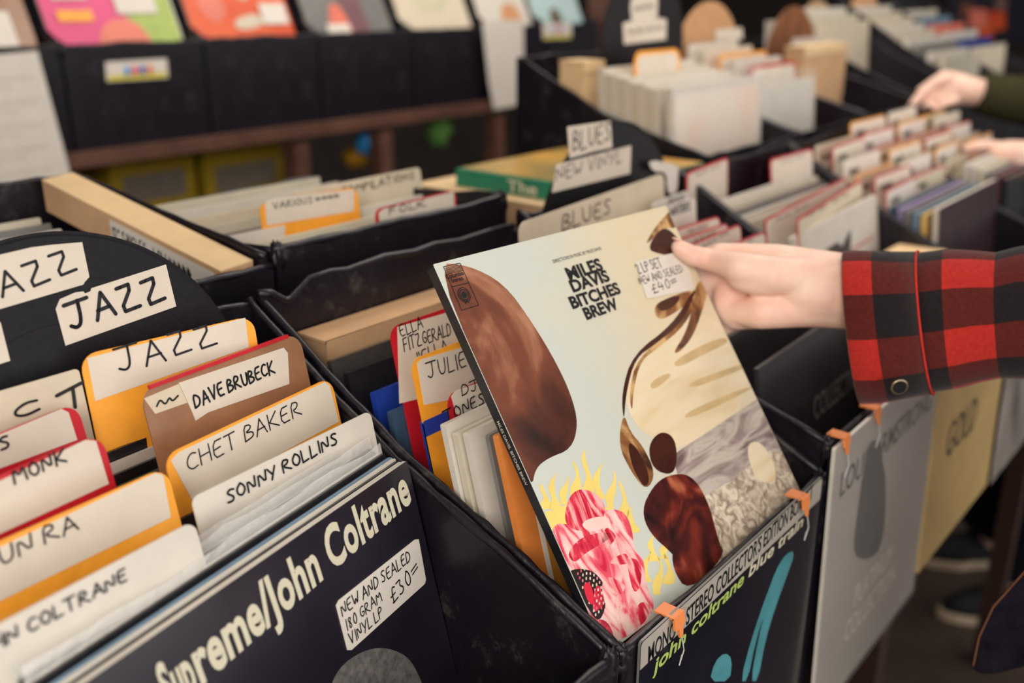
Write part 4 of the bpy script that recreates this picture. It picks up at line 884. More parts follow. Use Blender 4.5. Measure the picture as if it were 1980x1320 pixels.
back_cover('pale blue cover with a brown patch in the back row', 2.725, .27, cm('pale blue cover', (175, 200, 200), rough=.4), [(chaikin([(.08, .3), (.09, .22), (.13, .2), (.16, .25), (.15, .3)], 2), cm('umber print', (100, 85, 65), rough=.4))])
# labels and papers on the back row
def hung(name, label, cat, poly, Y, mt, curl=0, group=None, stripe=None, words=False):
    P = onY(*poly[0], Y); f_ = Fr(P, (1, 0, 0), (0, 0, -1)); pl = f_.pxs(poly)
    t = thing(name, label, cat, f_.pt(0, .1), group)
    m = MB(); m.slab(f_, pl, 0, .001, mt); o = obj('sheet', m, t)
    if words:
        m = MB(); u0 = min(p[0] for p in pl) + .02; u1 = max(p[0] for p in pl) - .04; v1 = max(p[1] for p in pl)
        for i in range(14):
            v_ = .04 + i * (v1 - .08) / 14; m.flat(f_, [(u0, v_), (u1 - .05 * (i % 3), v_), (u1 - .05 * (i % 3), v_ + .003), (u0, v_ + .003)], .0013, cm('faint grey print', (196, 188, 180), rough=.7))
        obj('printed_lines', m, o)
    if stripe:
        lo, cols = stripe
        m = MB(); u0 = pl[0][0]; u1 = pl[1][0]; v0 = min(pl[0][1], pl[1][1]); v1 = pl[2][1]
        m.flat(f_, [(pl[3][0] + .004, pl[3][1] - .012), (pl[2][0] - .004, pl[2][1] - .012), (pl[2][0] - .004, pl[2][1] - .002), (pl[3][0] + .004, pl[3][1] - .002)], .0014, cm('yellow strip', (214, 200, 60), rough=.4))
        n = len(cols); W_ = (pl[1][0] - pl[0][0])
        for i, c in enumerate(cols):
            a0 = pl[0][0] + W_ * (.28 + .5 * i / n); b0 = a0 + W_ * .09; v0 = pl[0][1] + (pl[1][1] - pl[0][1]) * .5
            m.flat(f_, [(a0, v0 + .012), (b0, v0 + .012), (b0, v0 + .032), (a0, v0 + .032)], .0014, cm('sticker print %d' % i, c, rough=.4))
        obj('printed_marks', m, o)
    return t
hung('paper_notice', 'large white printed sheet hanging at the far left in front of the back row', 'paper notice', [(-140, 118), (72, 98), (136, 337), (0, 392), (-80, 420)], YB - .035, paper_w, words=True)
hung('paper_notice', 'narrow white paper strip hanging from the back row crate', 'paper notice', [(932, 42), (1012, 38), (1012, 120), (1017, 200), (955, 212), (945, 160)], YB - .035, paper_w)
hung('shelf_label', 'white sticker with coloured letters and yellow strip below the pink cover', 'sticker', [(203, 120), (322, 113), (325, 150), (206, 158)], YB - .006, paper_w, group='yellow striped stickers', stripe=(1, [(90, 160, 215), (225, 80, 110), (70, 90, 170), (230, 130, 90)]))
hung('shelf_label', 'small white sticker with a yellow strip below the pale blue cover', 'sticker', [(1049, 46), (1104, 44), (1104, 74), (1050, 76)], YB - .006, paper_w, group='yellow striped stickers', stripe=(1, [(190, 160, 190), (180, 180, 190), (220, 200, 190)]))
# dim storage under the rack
for i, (a_, b_, c) in enumerate((((215, 330), (385, 372), 'left'), ((398, 312), (555, 348), 'right'))):
    P = onY(a_[0], a_[1], YB + .06); Q = onY(b_[0], b_[1], YB + .06)
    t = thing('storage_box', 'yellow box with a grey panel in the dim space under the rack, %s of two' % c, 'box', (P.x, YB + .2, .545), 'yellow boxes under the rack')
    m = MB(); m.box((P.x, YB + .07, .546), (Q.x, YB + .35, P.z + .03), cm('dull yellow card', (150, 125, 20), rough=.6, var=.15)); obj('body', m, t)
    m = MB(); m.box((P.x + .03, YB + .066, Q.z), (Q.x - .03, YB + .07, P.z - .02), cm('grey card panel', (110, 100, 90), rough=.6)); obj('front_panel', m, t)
def heap(name, label, cat, c, r, mt, sc):
    m = MB(); m.ball(c, r, mt, sc, .5, 20, 14); return tag(obj(name, m, smooth=True, loc=c), label, cat)
tb = onY(717, 274, YB + .06)
heap('plastic_bag', 'crumpled bright blue plastic bag under the rack', 'bag', tb, .05, cm('blue plastic', (50, 150, 220), rough=.35), (1, .8, .7))
tb = onY(850, 236, YB + .06)
heap('plastic_bag', 'crumpled green plastic bag hanging under the rack', 'bag', tb, .06, cm('green plastic', (110, 165, 85), rough=.35), (.7, .7, 1.1))
tb = onY(690, 304, YB + .12)
heap('cloth_bundle', 'small mustard yellow bundle below the blue bag', 'bundle', tb, .042, cm('mustard cloth', (190, 140, 30), rough=.7), (1, .8, .7))
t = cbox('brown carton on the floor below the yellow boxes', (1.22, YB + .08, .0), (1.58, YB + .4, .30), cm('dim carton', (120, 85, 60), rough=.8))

# far right background: bright cover on a stand
fo = Fr(onY(1840, -30, 1.55), (1, 0, 0), (0, .1, -1))
t = thing('record_sleeve', 'dark cover with a big orange blossom shape, upper right corner', 'record sleeve', fo.pt(.3, .5))
pw = [(1822, -40), (2020, -60), (2020, 84), (1850, 84)]
m = MB(); pl = fo.pxs(pw); m.slab(fo, pl, -.01, 0, mat('navy board', (.012, .012, .022), rough=.5)); obj('sleeve', m, t)
m = MB()
for x_, y_, r_, mt in ((1892, 36, 26, salmon), (1925, 40, 26, or_f), (1905, 66, 20, or_f), (1880, 52, 18, cm('umber bloom', (120, 70, 50), rough=.5)), (1935, 8, 16, cm('plum bloom', (120, 90, 85), rough=.5)), (1870, 20, 18, cm('umber bloom', (120, 70, 50), rough=.5))):
    m.flat(fo, fo.pxs(chaikin([(x_ + r_ * math.cos(k * math.pi / 4) * (1 if k % 2 else .7), y_ + r_ * math.sin(k * math.pi / 4) * (1 if k % 2 else .7)) for k in range(8)], 2)), .001 + r_ * .00005, mt)
obj('printed_cover', m, t)
for i in range(6):
    f_ = fr_at(3.18, 1.08 - i * .045, 1.44 - i * .02, .33, 0, .08, .45 - .02 * i)
    mt, cn = [(cream_sl, 'cream'), (teal_sl, 'pale blue'), (salmon, 'salmon pink'), (white_sl, 'white'), (blue_sl, 'bright blue'), (cream, 'buff')][i]
    sleeve('%s record sleeve, %s from the back in the farthest crate by the green sleeve' % (cn, ords[i]), f_, mt, .012, 'records in the farthest crate')
crate('black crate at the far right edge behind the green sleeve', 3.165, 3.53, .745, 1.14, .95, 1.25, [(.75, 1.25), (.95, 1.36), (1.13, 1.475)], 1.475, None, 'second row of black crates', seed=41, tufts=False)

# ------------------------------------------------------------------ people
skin = mat('skin', srgb(238, 190, 172), rough=.5, var=.06, scale=30, col2=srgb(244, 212, 192), bump=.12, bscale=420, sss=.25, spec=.35)
def capsule(mb, a, b, ra, rb, mt, u=14):
    a, b = V(a), V(b); d = b - a; L = d.length
    if L < 1e-6: mb.ball(a, ra, mt); return
    d.normalize(); ref = V((0, 0, 1)) if abs(d.z) < .9 else V((1, 0, 0)); x = d.cross(ref).normalized(); y = d.cross(x)
    rings = []
    for i in range(1, 7):
        t = math.pi / 2 * i / 6; rings.append((a - d * ra * math.cos(t), ra * math.sin(t)))
    for i in range(0, 6):
        t = math.pi / 2 * i / 6; rings.append((b + d * rb * math.sin(t), rb * math.cos(t)))
    R = [[c + (x * math.cos(2 * math.pi * k / u) + y * math.sin(2 * math.pi * k / u)) * r for k in range(u)] for c, r in rings]
    mb.loft(R, mt, cap=True)
def chain(mb, pts, mt):
    for (p, r), (q, s) in zip(pts[:-1], pts[1:]): capsule(mb, p, q, r, s, mt)
def remesh(o, vox, smooth=6, fac=.6):
    r = o.modifiers.new('remesh', 'REMESH'); r.mode = 'VOXEL'; r.voxel_size = vox; r.use_smooth_shade = True
    s = o.modifiers.new('smooth', 'SMOOTH'); s.iterations = smooth; s.factor = fac
def ell(mb, c, ax, mt, u=20, w=12):
    """ellipsoid with axis vectors ax"""
    vs = []; c = V(c)
    for i in range(w + 1):
        t = math.pi * i / w
        for k in range(u):
            p = 2 * math.pi * k / u
            vs.append(c + V(ax[0]) * math.sin(t) * math.cos(p) + V(ax[1]) * math.sin(t) * math.sin(p) + V(ax[2]) * math.cos(t))
    mb.add(vs, [[i * u + k, (i + 1) * u + k, (i + 1) * u + (k + 1) % u, i * u + (k + 1) % u] for i in range(w) for k in range(u)], mt)
def head(mb, c, fwd, mt):
    """head with nose, brow, jaw and ears; c is the skull centre"""
    f = V(fwd).normalized(); z = V((0, 0, 1)); s = f.cross(z).normalized(); z = s.cross(f)
    ell(mb, c, (f * .095, s * .075, z * .10), mt); ell(mb, c + f * .026 - z * .06, (f * .058, s * .054, z * .066), mt)
    capsule(mb, c + f * .092 + z * .012, c + f * .112 - z * .03, .008, .013, mt)
    capsule(mb, c + f * .082 - z * .072 - s * .02, c + f * .082 - z * .072 + s * .02, .008, .008, mt)
    for q in (-1, 1):
        ell(mb, c + s * (.077 * q) - f * .01 - z * .015, (f * .02, s * .008, z * .032), mt)
        capsule(mb, c + f * .078 + s * (.018 * q) + z * .028, c + f * .07 + s * (.045 * q) + z * .026, .009, .008, mt)
def eyes(t, c, fwd):
    f = V(fwd).normalized(); z = V((0, 0, 1)); s = f.cross(z).normalized(); z = s.cross(f)
    for q in (-1, 1):
        m = MB(); m.ball(c + f * .074 + s * (.031 * q) + z * .006, .0115, paper_w); m.ball(c + f * .081 + s * (.031 * q) + z * .006, .0055, ink); obj('eye', m, t, smooth=True)
def hair(t, c, fwd, mt):
    f = V(fwd).normalized(); z = V((0, 0, 1)); s = f.cross(z).normalized(); z = s.cross(f)
    m = MB(); ell(m, c - f * .022 + z * .022, (f * .092, s * .083, z * .096), mt); ell(m, c - f * .045 - z * .04, (f * .06, s * .074, z * .08), mt); obj('hair', m, t, smooth=True)
def D(x, y, d): return dep(x, y, d)

# person with the plaid shirt: right hand grips the tilted record
def plaid_mat():
    mt = bpy.data.materials.new('red and black check flannel'); mt.use_nodes = True; N = mt.node_tree.nodes; L = mt.node_tree.links
    b = N['Principled BSDF']; b.inputs['Roughness'].default_value = .95; b.inputs['Specular IOR Level'].default_value = .1; b.inputs['Sheen Weight'].default_value = .15
    uv = N.new('ShaderNodeUVMap'); uv.uv_map = 'UVMap'; sp = N.new('ShaderNodeSeparateXYZ'); L.new(uv.outputs[0], sp.inputs[0])
    def band(sock, off):
        a = N.new('ShaderNodeMath'); a.operation = 'ADD'; a.inputs[1].default_value = off; L.new(sock, a.inputs[0])
        f = N.new('ShaderNodeMath'); f.operation = 'FRACT'; L.new(a.outputs[0], f.inputs[0])
        g = N.new('ShaderNodeMath'); g.operation = 'GREATER_THAN'; g.inputs[1].default_value = .5; L.new(f.outputs[0], g.inputs[0]); return g.outputs[0]
    s = N.new('ShaderNodeMath'); s.operation = 'ADD'; L.new(band(sp.outputs[0], 0), s.inputs[0]); L.new(band(sp.outputs[1], 0), s.inputs[1])
    # twill: fine diagonal lines where red and black threads cross
    tw = N.new('ShaderNodeMath'); tw.operation = 'ADD'; L.new(sp.outputs[0], tw.inputs[0]); L.new(sp.outputs[1], tw.inputs[1])
    tm = N.new('ShaderNodeMath'); tm.operation = 'MULTIPLY'; tm.inputs[1].default_value = 34; L.new(tw.outputs[0], tm.inputs[0])
    tf = N.new('ShaderNodeMath'); tf.operation = 'FRACT'; L.new(tm.outputs[0], tf.inputs[0])
    tg = N.new('ShaderNodeMath'); tg.operation = 'GREATER_THAN'; tg.inputs[1].default_value = .55; L.new(tf.outputs[0], tg.inputs[0])
    mid = N.new('ShaderNodeMix'); mid.data_type = 'RGBA'; mid.inputs[6].default_value = (*srgb(66, 34, 34), 1); mid.inputs[7].default_value = (*srgb(128, 44, 36), 1); L.new(tg.outputs[0], mid.inputs[0])
    d2 = N.new('ShaderNodeMath'); d2.operation = 'GREATER_THAN'; d2.inputs[1].default_value = .5; L.new(s.outputs[0], d2.inputs[0])
    d3 = N.new('ShaderNodeMath'); d3.operation = 'GREATER_THAN'; d3.inputs[1].default_value = 1.5; L.new(s.outputs[0], d3.inputs[0])
    m1 = N.new('ShaderNodeMix'); m1.data_type = 'RGBA'; m1.inputs[6].default_value = (*srgb(200, 52, 44), 1); L.new(d2.outputs[0], m1.inputs[0]); L.new(mid.outputs[2], m1.inputs[7])
    m2 = N.new('ShaderNodeMix'); m2.data_type = 'RGBA'; m2.inputs[7].default_value = (*srgb(40, 34, 36), 1); L.new(d3.outputs[0], m2.inputs[0]); L.new(m1.outputs[2], m2.inputs[6])
    tc = N.new('ShaderNodeTexCoord'); nz = N.new('ShaderNodeTexNoise'); nz.inputs['Scale'].default_value = 300; L.new(tc.outputs['Object'], nz.inputs[0])
    m3 = N.new('ShaderNodeMix'); m3.data_type = 'RGBA'; m3.blend_type = 'MULTIPLY'; m3.inputs[0].default_value = .5; L.new(m2.outputs[2], m3.inputs[6]); L.new(nz.outputs[0], m3.inputs[7])
    ml = N.new('ShaderNodeMix'); ml.data_type = 'RGBA'; ml.blend_type = 'MULTIPLY'; ml.inputs[0].default_value = 0; L.new(m3.outputs[2], ml.inputs[6]); L.new(ml.outputs[2], b.inputs['Base Color'])
    n2 = N.new('ShaderNodeTexNoise'); n2.inputs['Scale'].default_value = 500; L.new(tc.outputs['Object'], n2.inputs[0]); bp = N.new('ShaderNodeBump'); bp.inputs['Strength'].default_value = .35; bp.inputs['Distance'].default_value = .001
    L.new(n2.outputs[0], bp.inputs['Height']); L.new(bp.outputs[0], b.inputs['Normal']); return mt
plaid = plaid_mat()
def tube_uv(name, rings, parent, mt, ulen, v0, pitch, thick=.002, voff=0):
    """rings: list of (centre, ax, ay, rx, ry); UV in checks: u round, v along"""
    n = 40; mb = MB(); vs = []; uvs = []
    dist = v0; prev = None
    for i, (c, ax, ay, rx, ry) in enumerate(rings):
        c = V(c)
        if prev is not None: dist += (c - prev).length / pitch
        prev = c
        for k in range(n + 1):
            t = 2 * math.pi * k / n
            wob = 1 + .018 * mnoise.noise(V((c.x * 22 + math.cos(t) * 1.5, c.y * 22 + math.sin(t) * 1.5, c.z * 22)))
            vs.append(c + (V(ax) * math.cos(t) * rx + V(ay) * math.sin(t) * ry) * wob); uvs.append((dist, k / n * ulen + voff))
    fs = [[i * (n + 1) + k, i * (n + 1) + k + 1, (i + 1) * (n + 1) + k + 1, (i + 1) * (n + 1) + k] for i in range(len(rings) - 1) for k in range(n)]
    mb.add(vs, fs, mt); o = obj(name, mb, parent, smooth=True); me = o.data
    ul = me.uv_layers.new(name='UVMap')
    for lp in me.loops: ul.data[lp.index].uv = uvs[lp.vertex_index]
    so = o.modifiers.new('solid', 'SOLIDIFY'); so.thickness = thick; so.offset = 1
    return o
tA = thing('person', 'person in a red and black checked shirt, right hand lifting the tilted record', 'person', (1.12, -.07, 0))
bA = MB()
wr = D(1640, 566, .93); elb = D(2190, 648, .90); sho = V((1.292, .016, 1.375))
n_ = fm.n
def onm(x, y, k):                      # a point above (k>0) or behind the lifted record
    return fm.pt(*fm.px(x, y), k)
# palm slab (faces the camera), wrist, forearm
cpt = D(1455, 578, .945)
# hand bones in camera-facing depth
for y0, y1, r0, r1 in ((566, 563, .034, .031), (543, 531, .0245, .0215), (591, 590, .0245, .0220)):
    chain(bA, [(D(1720, y0, .935), r0), (D(1640, (y0 + y1) / 2, .937), (r0 + r1) / 2), (D(1560, y1, .942), r1 * .96)], skin)
chain(bA, [(D(1620, 524, .943), .0185), (D(1500, 507, .953), .0185), (D(1395, 496, .966), .0140), (onm(1365, 497, -.020), .0125)], skin)     # index side of the palm
chain(bA, [(D(1610, 555, .95), .020), (D(1500, 540, .956), .018), (D(1392, 535, .972), .014)], skin)
chain(bA, [(D(1610, 580, .950), .020), (D(1500, 575, .956), .018), (D(1405, 578, .973), .0135)], skin)
chain(bA, [(D(1610, 598, .946), .0185), (D(1520, 600, .949), .0165), (D(1424, 612, .968), .0135)], skin)                                   # little finger side
chain(bA, [(D(1570, 594, .940), .019), (D(1470, 604, .943), .0165), (D(1425, 600, .958), .014)], skin)                                     # heel of the hand
ell(bA, D(1428, 580, .962), (CR * .026, CU * .030, CF * .014), skin)
ell(bA, D(1488, 543, .932), (CR * .040, CU * .0145, CF * .018), skin)                                                                      # ball of the thumb
chain(bA, [(D(1580, 534, .936), .019), (D(1500, 532, .926), .0185), (D(1428, 516, .926), .0150)], skin)
th_ip = onm(1347, 510, .0125); th_tip = onm(1300, 484, .0078)
chain(bA, [(D(1428, 516, .926), .0148), (th_ip.lerp(D(1428, 516, .926), .4), .0118), (th_ip, .0112), (onm(1322, 502, .0105), .0102), (onm(1306, 490, .0088), .0090), (th_tip, .0076)], skin)
# fingers curl behind the record
for (kx, ky, kd), (mx, my), (tx, ty), r in (((1395, 496, .966), (1330, 505), (1262, 520), .0090), ((1392, 535, .972), (1335, 548), (1262, 568), .0092), ((1405, 578, .973), (1352, 592), (1285, 610), .0088), ((1424, 612, .968), (1375, 627), (1322, 643), .0078)):
    chain(bA, [(D(kx, ky, kd), r * 1.5), (onm(mx + 38, my, -.022 - r), r * 1.35), (onm(mx - 5, my, -.020 - r), r), (onm(tx, ty, -.0115 - r), r * .85)], skin)
# forearm, upper arm, torso, legs, head
chain(bA, [(wr, .030), (wr.lerp(elb, .5), .038), (elb, .036)], skin); chain(bA, [(elb, .036), (sho, .05)], skin)
hipA = V((1.12, -.07, .93)); chA = V((1.14, -.06, 1.28))
fwA = V((-.45, .9, 0)).normalized(); sA = fwA.cross(V((0, 0, 1)))
sho2 = chA + sA * .16 + V((0, 0, .10)); lsh = chA - sA * .17 + V((0, 0, .10))
ell(bA, hipA, (sA * .17, fwA * .11, V((0, 0, .14))), skin); ell(bA, chA, (sA * .18, fwA * .115, V((0, 0, .2))), skin); chain(bA, [(hipA, .14), (chA, .14)], skin)
chain(bA, [(sho2, .05), (lsh, .045)], skin); chain(bA, [(sho, .06), (sho2, .06)], skin)
chain(bA, [(chA + V((0, 0, .15)), .06), (chA + V((0, 0, .27)), .055)], skin)
hcA = chA + V((0, 0, .37)) + fwA * .03; head(bA, hcA, fwA, skin)
le = lsh - sA * .05 + V((0, 0, -.28)); chain(bA, [(lsh, .045), (le, .038), (le + fwA * .12 + V((0, 0, -.2)), .03)], skin)
lh = le + fwA * .13 + V((0, 0, -.23)); ell(bA, lh + V((0, 0, -.05)), (fwA * .035, sA * .016, V((0, 0, .05))), skin)
for q in range(4): chain(bA, [(lh + fwA * (.024 - .016 * q) + V((0, 0, -.09)), .0085), (lh + fwA * (.03 - .016 * q) + V((0, 0, -.13)), .008), (lh + fwA * (.024 - .014 * q) - sA * .012 + V((0, 0, -.155 + .006 * abs(q - 1))), .007)], skin)
chain(bA, [(lh + fwA * .03 + V((0, 0, -.02)), .011), (lh + fwA * .055 + V((0, 0, -.07)), .009)], skin)
for q in (-1, 1):
    hp_ = hipA + sA * (.09 * q); kn = V((hp_.x, hp_.y, .5)) + fwA * .03; an = V((hp_.x, hp_.y, .09))
    chain(bA, [(hp_, .085), (kn, .058), (an, .042)], skin); chain(bA, [(an - V((0, 0, .04)), .035), (an + fwA * .14 - V((0, 0, .055)), .028)], skin)
oA = obj('body', bA, tA, smooth=True); remesh(oA, .0022, 9, .6)
m = MB()
tn = onm(1300, 478, .016); td_ = (th_tip - th_ip).normalized()
nail = mat('fingernail', srgb(236, 190, 176), rough=.3, var=.03, coat=.2)
ell(m, th_tip + CU * .0062 - CF * .001 + td_ * .002, (td_ * .006, CF * .0045, CU * .0014), nail, 14, 8); obj('thumbnail', m, tA, smooth=True)
eyes(tA, hcA, fwA); hair(tA, hcA, fwA, mat('dark hair', (.03, .02, .014), rough=.6))
# shirt sleeve: rings from the cuff to beyond the elbow
axd = (elb - wr).normalized(); ay_ = CU - axd * CU.dot(axd); ay_.normalize(); ax_ = axd.cross(ay_).normalized()
def ring(x, ytop, ybot, d, fl=.8, tilt=0):
    a, b = D(x + tilt, ytop, d), D(x - tilt, ybot, d); c = (a + b) / 2; ayy = (a - b).normalized()
    v = ray(x, (ytop + ybot) / 2).normalized(); axx = -(v + CR * .13); axx = (axx - ayy * axx.dot(ayy)).normalized()
    h = (a - b).length / 2; return (c, ayy, axx, h, h * fl)
cuf = [ring(1648, 490, 774, .925, .60, -16), ring(1653, 488, 777, .925, .62, -16), ring(1690, 488, 776, .914, .65, -16), ring(1740, 490, 766, .913, .66, -16), ring(1790, 491, 757, .912, .67, -15)]
cuf = [(c, a, b, h, f) for c, a, b, h, f in cuf]
tube_uv('cuff', cuf, tA, plaid, 5.4, .2, .09, voff=.53)
slv = [ring(1786, 493, 752, .912, .68, -12), ring(1810, 490, 751, .911, .7, -10), ring(1850, 486, 745, .91, .72, -8), ring(1890, 488, 735, .908, .74, -6), ring(1930, 492, 728, .906, .76, -4), ring(1975, 480, 728, .905, .78, 0), ring(2060, 470, 735, .905, .8, 0), ring(2150, 470, 760, .91, .8, 0)]
m = MB(); m2 = tube_uv('shirt_sleeve', slv, tA, plaid, 5.4, .75, .09, voff=.53)
def arm_sleeve(name, pts, r0, r1):
    path = []
    for i in range(13):
        u = i / 12 * (len(pts) - 1); k = min(int(u), len(pts) - 2); path.append(pts[k].lerp(pts[k + 1], u - k))
    for _ in range(3): path = [path[0]] + [(path[i - 1] + path[i] * 2 + path[i + 1]) / 4 for i in range(1, len(path) - 1)] + [path[-1]]
    q = []; a = None
    for i, c in enumerate(path):
        d = (path[min(i + 1, 12)] - path[max(i - 1, 0)]).normalized()
        a = (d.cross(CF) if a is None else a - d * a.dot(d)).normalized(); rad = r0 + (r1 - r0) * i / 12; q.append((c, a, a.cross(d), rad, rad))
    tube_uv(name, q, tA, plaid, 5.4, 5, .09)
arm_sleeve('upper_sleeve', [D(2110, 608, .905), D(2190, 640, .90), elb.lerp(sho, .35), sho, chA + V((0, 0, .10)) + sA * .05], .064, .085)
arm_sleeve('left_sleeve', [le + fwA * .08 + V((0, 0, -.13)), le, le.lerp(lsh, .5), lsh, chA + V((0, 0, .10)) - sA * .05], .052, .082)
rr = []
for i in range(0):
    c = V(); d = V((0, 0, 1)); a = d.cross(V((0, 0, 1))).normalized(); b = d.cross(a); rr.append((c, b, a, .072 + .004 * i, .070 + .004 * i))
m = MB()
P = [cuf[-1][0] + V(cuf[-1][1]) * math.cos(t) * (cuf[-1][3] + .0028) + V(cuf[-1][2]) * math.sin(t) * (cuf[-1][4] + .0028) for t in [2 * math.pi * k / 40 for k in range(41)]]
m.tube(P, .0011, cm('red seam', (196, 48, 36), rough=.9), 6); obj('cuff_seam', m, tA, smooth=True)
cb = D(1737, 745, .868); m = MB(); ax3 = (-CF * .9 - CU * .45).normalized(); a3 = CR; b3 = ax3.cross(a3)
for R0, R1, k0, k1, mt in ((.0062, .0056, .0034, .0044, mat('black snap', (.012, .012, .014), rough=.3)), (.0075, .0075, 0, .003, mat('black snap', (.012, .012, .014), rough=.3)), (.0078, .0066, .003, .0036, mat('dull brass ring', (.30, .24, .16), rough=.35, metal=.8))):
    m.loft([[cb + ax3 * k + (a3 * math.cos(2 * math.pi * j / 24) + b3 * math.sin(2 * math.pi * j / 24)) * R for j in range(24)] for R, k in ((R0, k0), (R1, k1))], mt)
obj('snap_button', m, tA)
# shirt body with an open front flap hanging towards the crates
torso = []
for z_, rx, ry, cen in ((.74, .215, .155, hipA), (.85, .215, .15, hipA), (.95, .21, .145, hipA), (1.1, .20, .14, hipA.lerp(chA, .5)), (1.28, .205, .14, chA), (1.38, .195, .115, chA), (1.43, .13, .09, chA), (1.475, .072, .07, chA)):
    torso.append((V((cen.x, cen.y, z_)), sA, fwA, rx, ry))
tube_uv('shirt', torso, tA, plaid, 20.0, 0, .068)
darkcloth = mat('dark lining cloth', (.010, .008, .014), rough=.95, var=.4, scale=60, spec=.1)
att = V((hipA.x, hipA.y, 1.04)) + fwA * .135
fa = [D(1868, 1306, .97), D(1884, 1230, .97), D(1912, 1172, .965), D(1978, 1096, .955), att - sA * .06 + V((0, 0, .03))]
fb_ = [D(1995, 1290, .98), D(2050, 1240, .975), D(2100, 1180, .965), D(2150, 1120, .955), att + sA * .06]
m = MB(); vs = []
for a_, b_ in zip(fa, fb_): vs += [a_, a_.lerp(b_, .35) - CF * .012, a_.lerp(b_, .7) - CF * .004, b_]
m.add(vs, [[i * 4 + k, i * 4 + k + 1, (i + 1) * 4 + k + 1, (i + 1) * 4 + k] for i in range(4) for k in range(3)], darkcloth)
o = obj('shirt_tail', m, tA, smooth=True); so = o.modifiers.new('solid', 'SOLIDIFY'); so.thickness = .004; sb = o.modifiers.new('sub', 'SUBSURF'); sb.levels = 2; sb.render_levels = 2
m = MB(); sp_ = [D(1882, 1286, .956), D(1893, 1232, .956), D(1920, 1174, .951), D(1984, 1102, .941)]; stm = cm('orange stitching', (170, 110, 60), rough=.8)
for i in range(3):
    for k in range(16):
        a_ = sp_[i].lerp(sp_[i + 1], k / 16); b_ = sp_[i].lerp(sp_[i + 1], (k + .6) / 16); m.tube([a_, b_], .00055, stm, 5)
obj('stitching', m, tA)
jean = mat('dark denim', (.012, .013, .022), rough=.9, var=.3, scale=80, spec=.15)
m = MB()
for q in (-1, 1):
    hp_ = hipA + sA * (.09 * q); kn = V((hp_.x, hp_.y, .5)) + fwA * .03; an = V((hp_.x, hp_.y, .1))
    m.tube([hp_ + V((0, 0, .05)), hp_.lerp(kn, .5), kn, an], [.115, .095, .078, .07], jean, 20)
ell(m, hipA, (sA * .19, fwA * .13, V((0, 0, .15))), jean); obj('trousers', m, tA, smooth=True)
def shoe(t, an, fw, upper, sole):
    s = V(fw).cross(V((0, 0, 1))).normalized(); out = []
    for k in range(28):
        a_ = 2 * math.pi * k / 28; l = math.cos(a_); w_ = math.sin(a_)
        out.append((l * .145 + .05, w_ * (.046 if l > 0 else .037)))
    m = MB(); gx = V((an.x, an.y, 0))
    m.loft([[gx + V(fw) * l * sc + s * w_ * sc + V((0, 0, z_)) for l, w_ in out] for z_, sc in ((.001, .97), (.004, 1), (.026, 1), (.028, .98))], sole); so = obj('sole', m, t, smooth=False)
    m = MB(); R = []
    for z_, k0, sc in ((.028, 0, .95), (.05, -.004, .93), (.072, -.018, .78), (.09, -.04, .55), (.12, -.052, .42)):
        R.append([gx + V(fw) * (l * sc + k0 * 1.0) + s * w_ * min(1, sc + .12) + V((0, 0, z_)) for l, w_ in out])
    m.loft(R, upper); u_ = obj('shoe', m, t, smooth=True)
shoe_u = mat('black canvas', (.010, .010, .013), rough=.8, var=.3); sole_m = cm('off white rubber', (185, 165, 140), rough=.6, var=.1)
for q in (-1, 1):
    hp_ = hipA + sA * (.09 * q); shoe(tA, V((hp_.x, hp_.y, 0)), fwA, shoe_u, sole_m)

# person in the dark green top, both hands flicking through the far crates
tB = thing('person', 'person in a dark green top and dark trousers, hands among the far divider cards', 'person', (2.78, .38, 0))
bB = MB(); fwB = V((-.635, .773, 0)).normalized(); sB = fwB.cross(V((0, 0, 1)))
d1 = 2.2
def fing(mb, pts, d, r, dd=0):
    chain(mb, [(D(x, y, d + dd * i), r * (1 - .08 * i)) for i, (x, y) in enumerate(pts)], skin)
W1 = D(1885, 178, d1)
ell(bB, D(1848, 172, d1), (CR * .048, CU * .036, CF * .028), skin)
chain(bB, [(D(1960, 190, d1), .034), (W1, .031), (D(1850, 172, d1), .032)], skin)
fing(bB, [(1835, 152), (1805, 158), (1785, 178), (1768, 200)], d1 - .02, .0115)
fing(bB, [(1835, 165), (1800, 172), (1775, 188), (1762, 206)], d1, .0115)
fing(bB, [(1838, 180), (1808, 188), (1792, 200), (1785, 212)], d1 - .01, .0105)
fing(bB, [(1845, 195), (1822, 202), (1806, 210), (1796, 214)], d1 - .02, .0095)
fing(bB, [(1850, 150), (1825, 146), (1800, 162), (1780, 176)], d1 + .03, .0125)
d2 = 1.95
W2 = D(1985, 300, d2)
ell(bB, D(1955, 298, d2), (CR * .045, CU * .026, CF * .03), skin)
chain(bB, [(D(2060, 320, d2), .032), (W2, .029), (D(1950, 298, d2), .028)], skin)
fing(bB, [(1945, 285), (1915, 280), (1888, 281), (1868, 286)], d2, .0108)
fing(bB, [(1945, 296), (1915, 290), (1890, 289), (1874, 293)], d2 + .02, .0108)
fing(bB, [(1948, 308), (1920, 302), (1900, 303), (1885, 306)], d2 + .03, .0100)
fing(bB, [(1950, 316), (1932, 318), (1918, 322), (1908, 326)], d2 + .03, .0090)
fing(bB, [(1970, 318), (1962, 338), (1948, 350), (1936, 352)], d2 - .01, .0120)
hipB = V((2.86, .27, .93)); chB = V((2.86, .27, 1.28)); s1 = chB - sB * .17 + V((0, 0, .1)); s2 = chB + sB * .17 + V((0, 0, .1))
e1 = D(2150, 230, d1 + .05); e2 = D(2180, 330, d2 + .1)
near, far = (s1, s2) if (s1 - D(1960, 190, d1)).length < (s2 - D(1960, 190, d1)).length else (s2, s1)
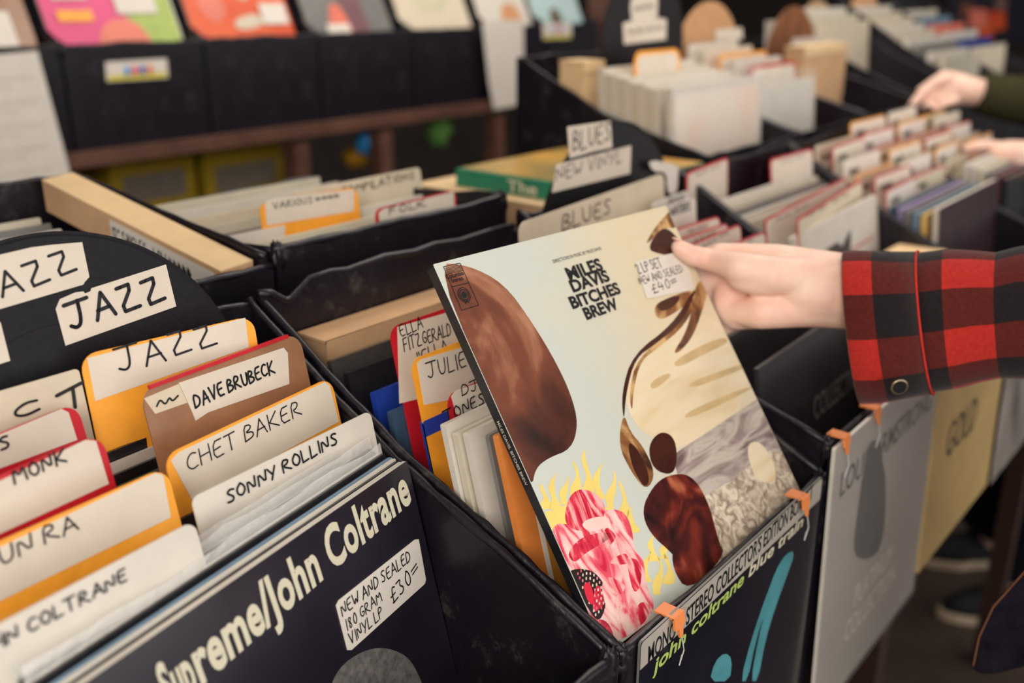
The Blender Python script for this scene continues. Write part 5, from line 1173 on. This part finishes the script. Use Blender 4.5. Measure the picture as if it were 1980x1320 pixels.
chain(bB, [(D(1960, 190, d1), .034), (e1, .043), (far, .058)], skin); chain(bB, [(D(2060, 320, d2), .032), (e2, .043), (near, .058)], skin)
ell(bB, hipB, (sB * .16, fwB * .11, V((0, 0, .14))), skin); ell(bB, chB, (sB * .18, fwB * .115, V((0, 0, .2))), skin); chain(bB, [(hipB, .13), (chB, .13)], skin)
chain(bB, [(s1, .06), (s2, .06)], skin); chain(bB, [(chB + V((0, 0, .15)), .06), (chB + V((0, 0, .27)), .055)], skin)
hcB = chB + V((0, 0, .37)) + fwB * .03; head(bB, hcB, fwB, skin)
AN = [V((2.66, .49, 0)), V((2.44, .36, 0))]
KN = [a + (V((hipB.x, hipB.y, 0)) - a) * .45 + V((0, 0, .5)) for a in AN]
for i, q in enumerate((-1, 1)):
    hp_ = hipB + sB * (.09 * q) * (-1)
    chain(bB, [(hp_, .085), (KN[i], .058), (AN[i] + V((0, 0, .09)), .042)], skin); chain(bB, [(AN[i] + V((0, 0, .05)), .033), (AN[i] + fwB * .14 + V((0, 0, .045)), .02)], skin)
oB = obj('body', bB, tB, smooth=True); remesh(oB, .0035, 5, .5)
eyes(tB, hcB, fwB); hair(tB, hcB, fwB, mat('brown hair', (.05, .03, .02), rough=.6))
grn = mat('dark green knit', srgb(58, 56, 36), rough=.95, var=.2, scale=120, spec=.1)
m = MB(); m.tube([D(1893, 178, d1), D(1905, 181, d1), D(1960, 192, d1), e1, e1.lerp(far, .5), far, far.lerp(chB + V((0, 0, .09)), .6)], [.042, .046, .052, .060, .066, .078, .085], grn, 18); 
o = obj('sleeve', m, tB, smooth=True)
m = MB(); m.tube([D(2070, 322, d2), D(2100, 325, d2), e2, e2.lerp(near, .5), near, near.lerp(chB + V((0, 0, .09)), .6)], [.042, .047, .060, .066, .078, .085], grn, 18); obj('sleeve', m, tB, smooth=True)
R = []
for z_, rx, ry in ((.84, .20, .145), (1.0, .195, .14), (1.15, .195, .14), (1.3, .205, .14), (1.38, .195, .115), (1.43, .13, .09), (1.475, .072, .07)):
    R.append([V((hipB.x, hipB.y, z_)) + sB * rx * math.cos(2 * math.pi * k / 32) + fwB * ry * math.sin(2 * math.pi * k / 32) for k in range(32)])
m = MB(); m.loft(R, grn); obj('jumper', m, tB, smooth=True)
m = MB()
for i, q in enumerate((-1, 1)):
    hp_ = hipB + sB * (.09 * q) * (-1); m.tube([hp_ + V((0, 0, .05)), hp_.lerp(KN[i], .5), KN[i], AN[i] + V((0, 0, .1))], [.115, .1, .085, .075], jean, 20)
ell(m, hipB, (sB * .185, fwB * .13, V((0, 0, .15))), jean); obj('trousers', m, tB, smooth=True)
for a in AN: shoe(tB, a, fwB, shoe_u, sole_m)
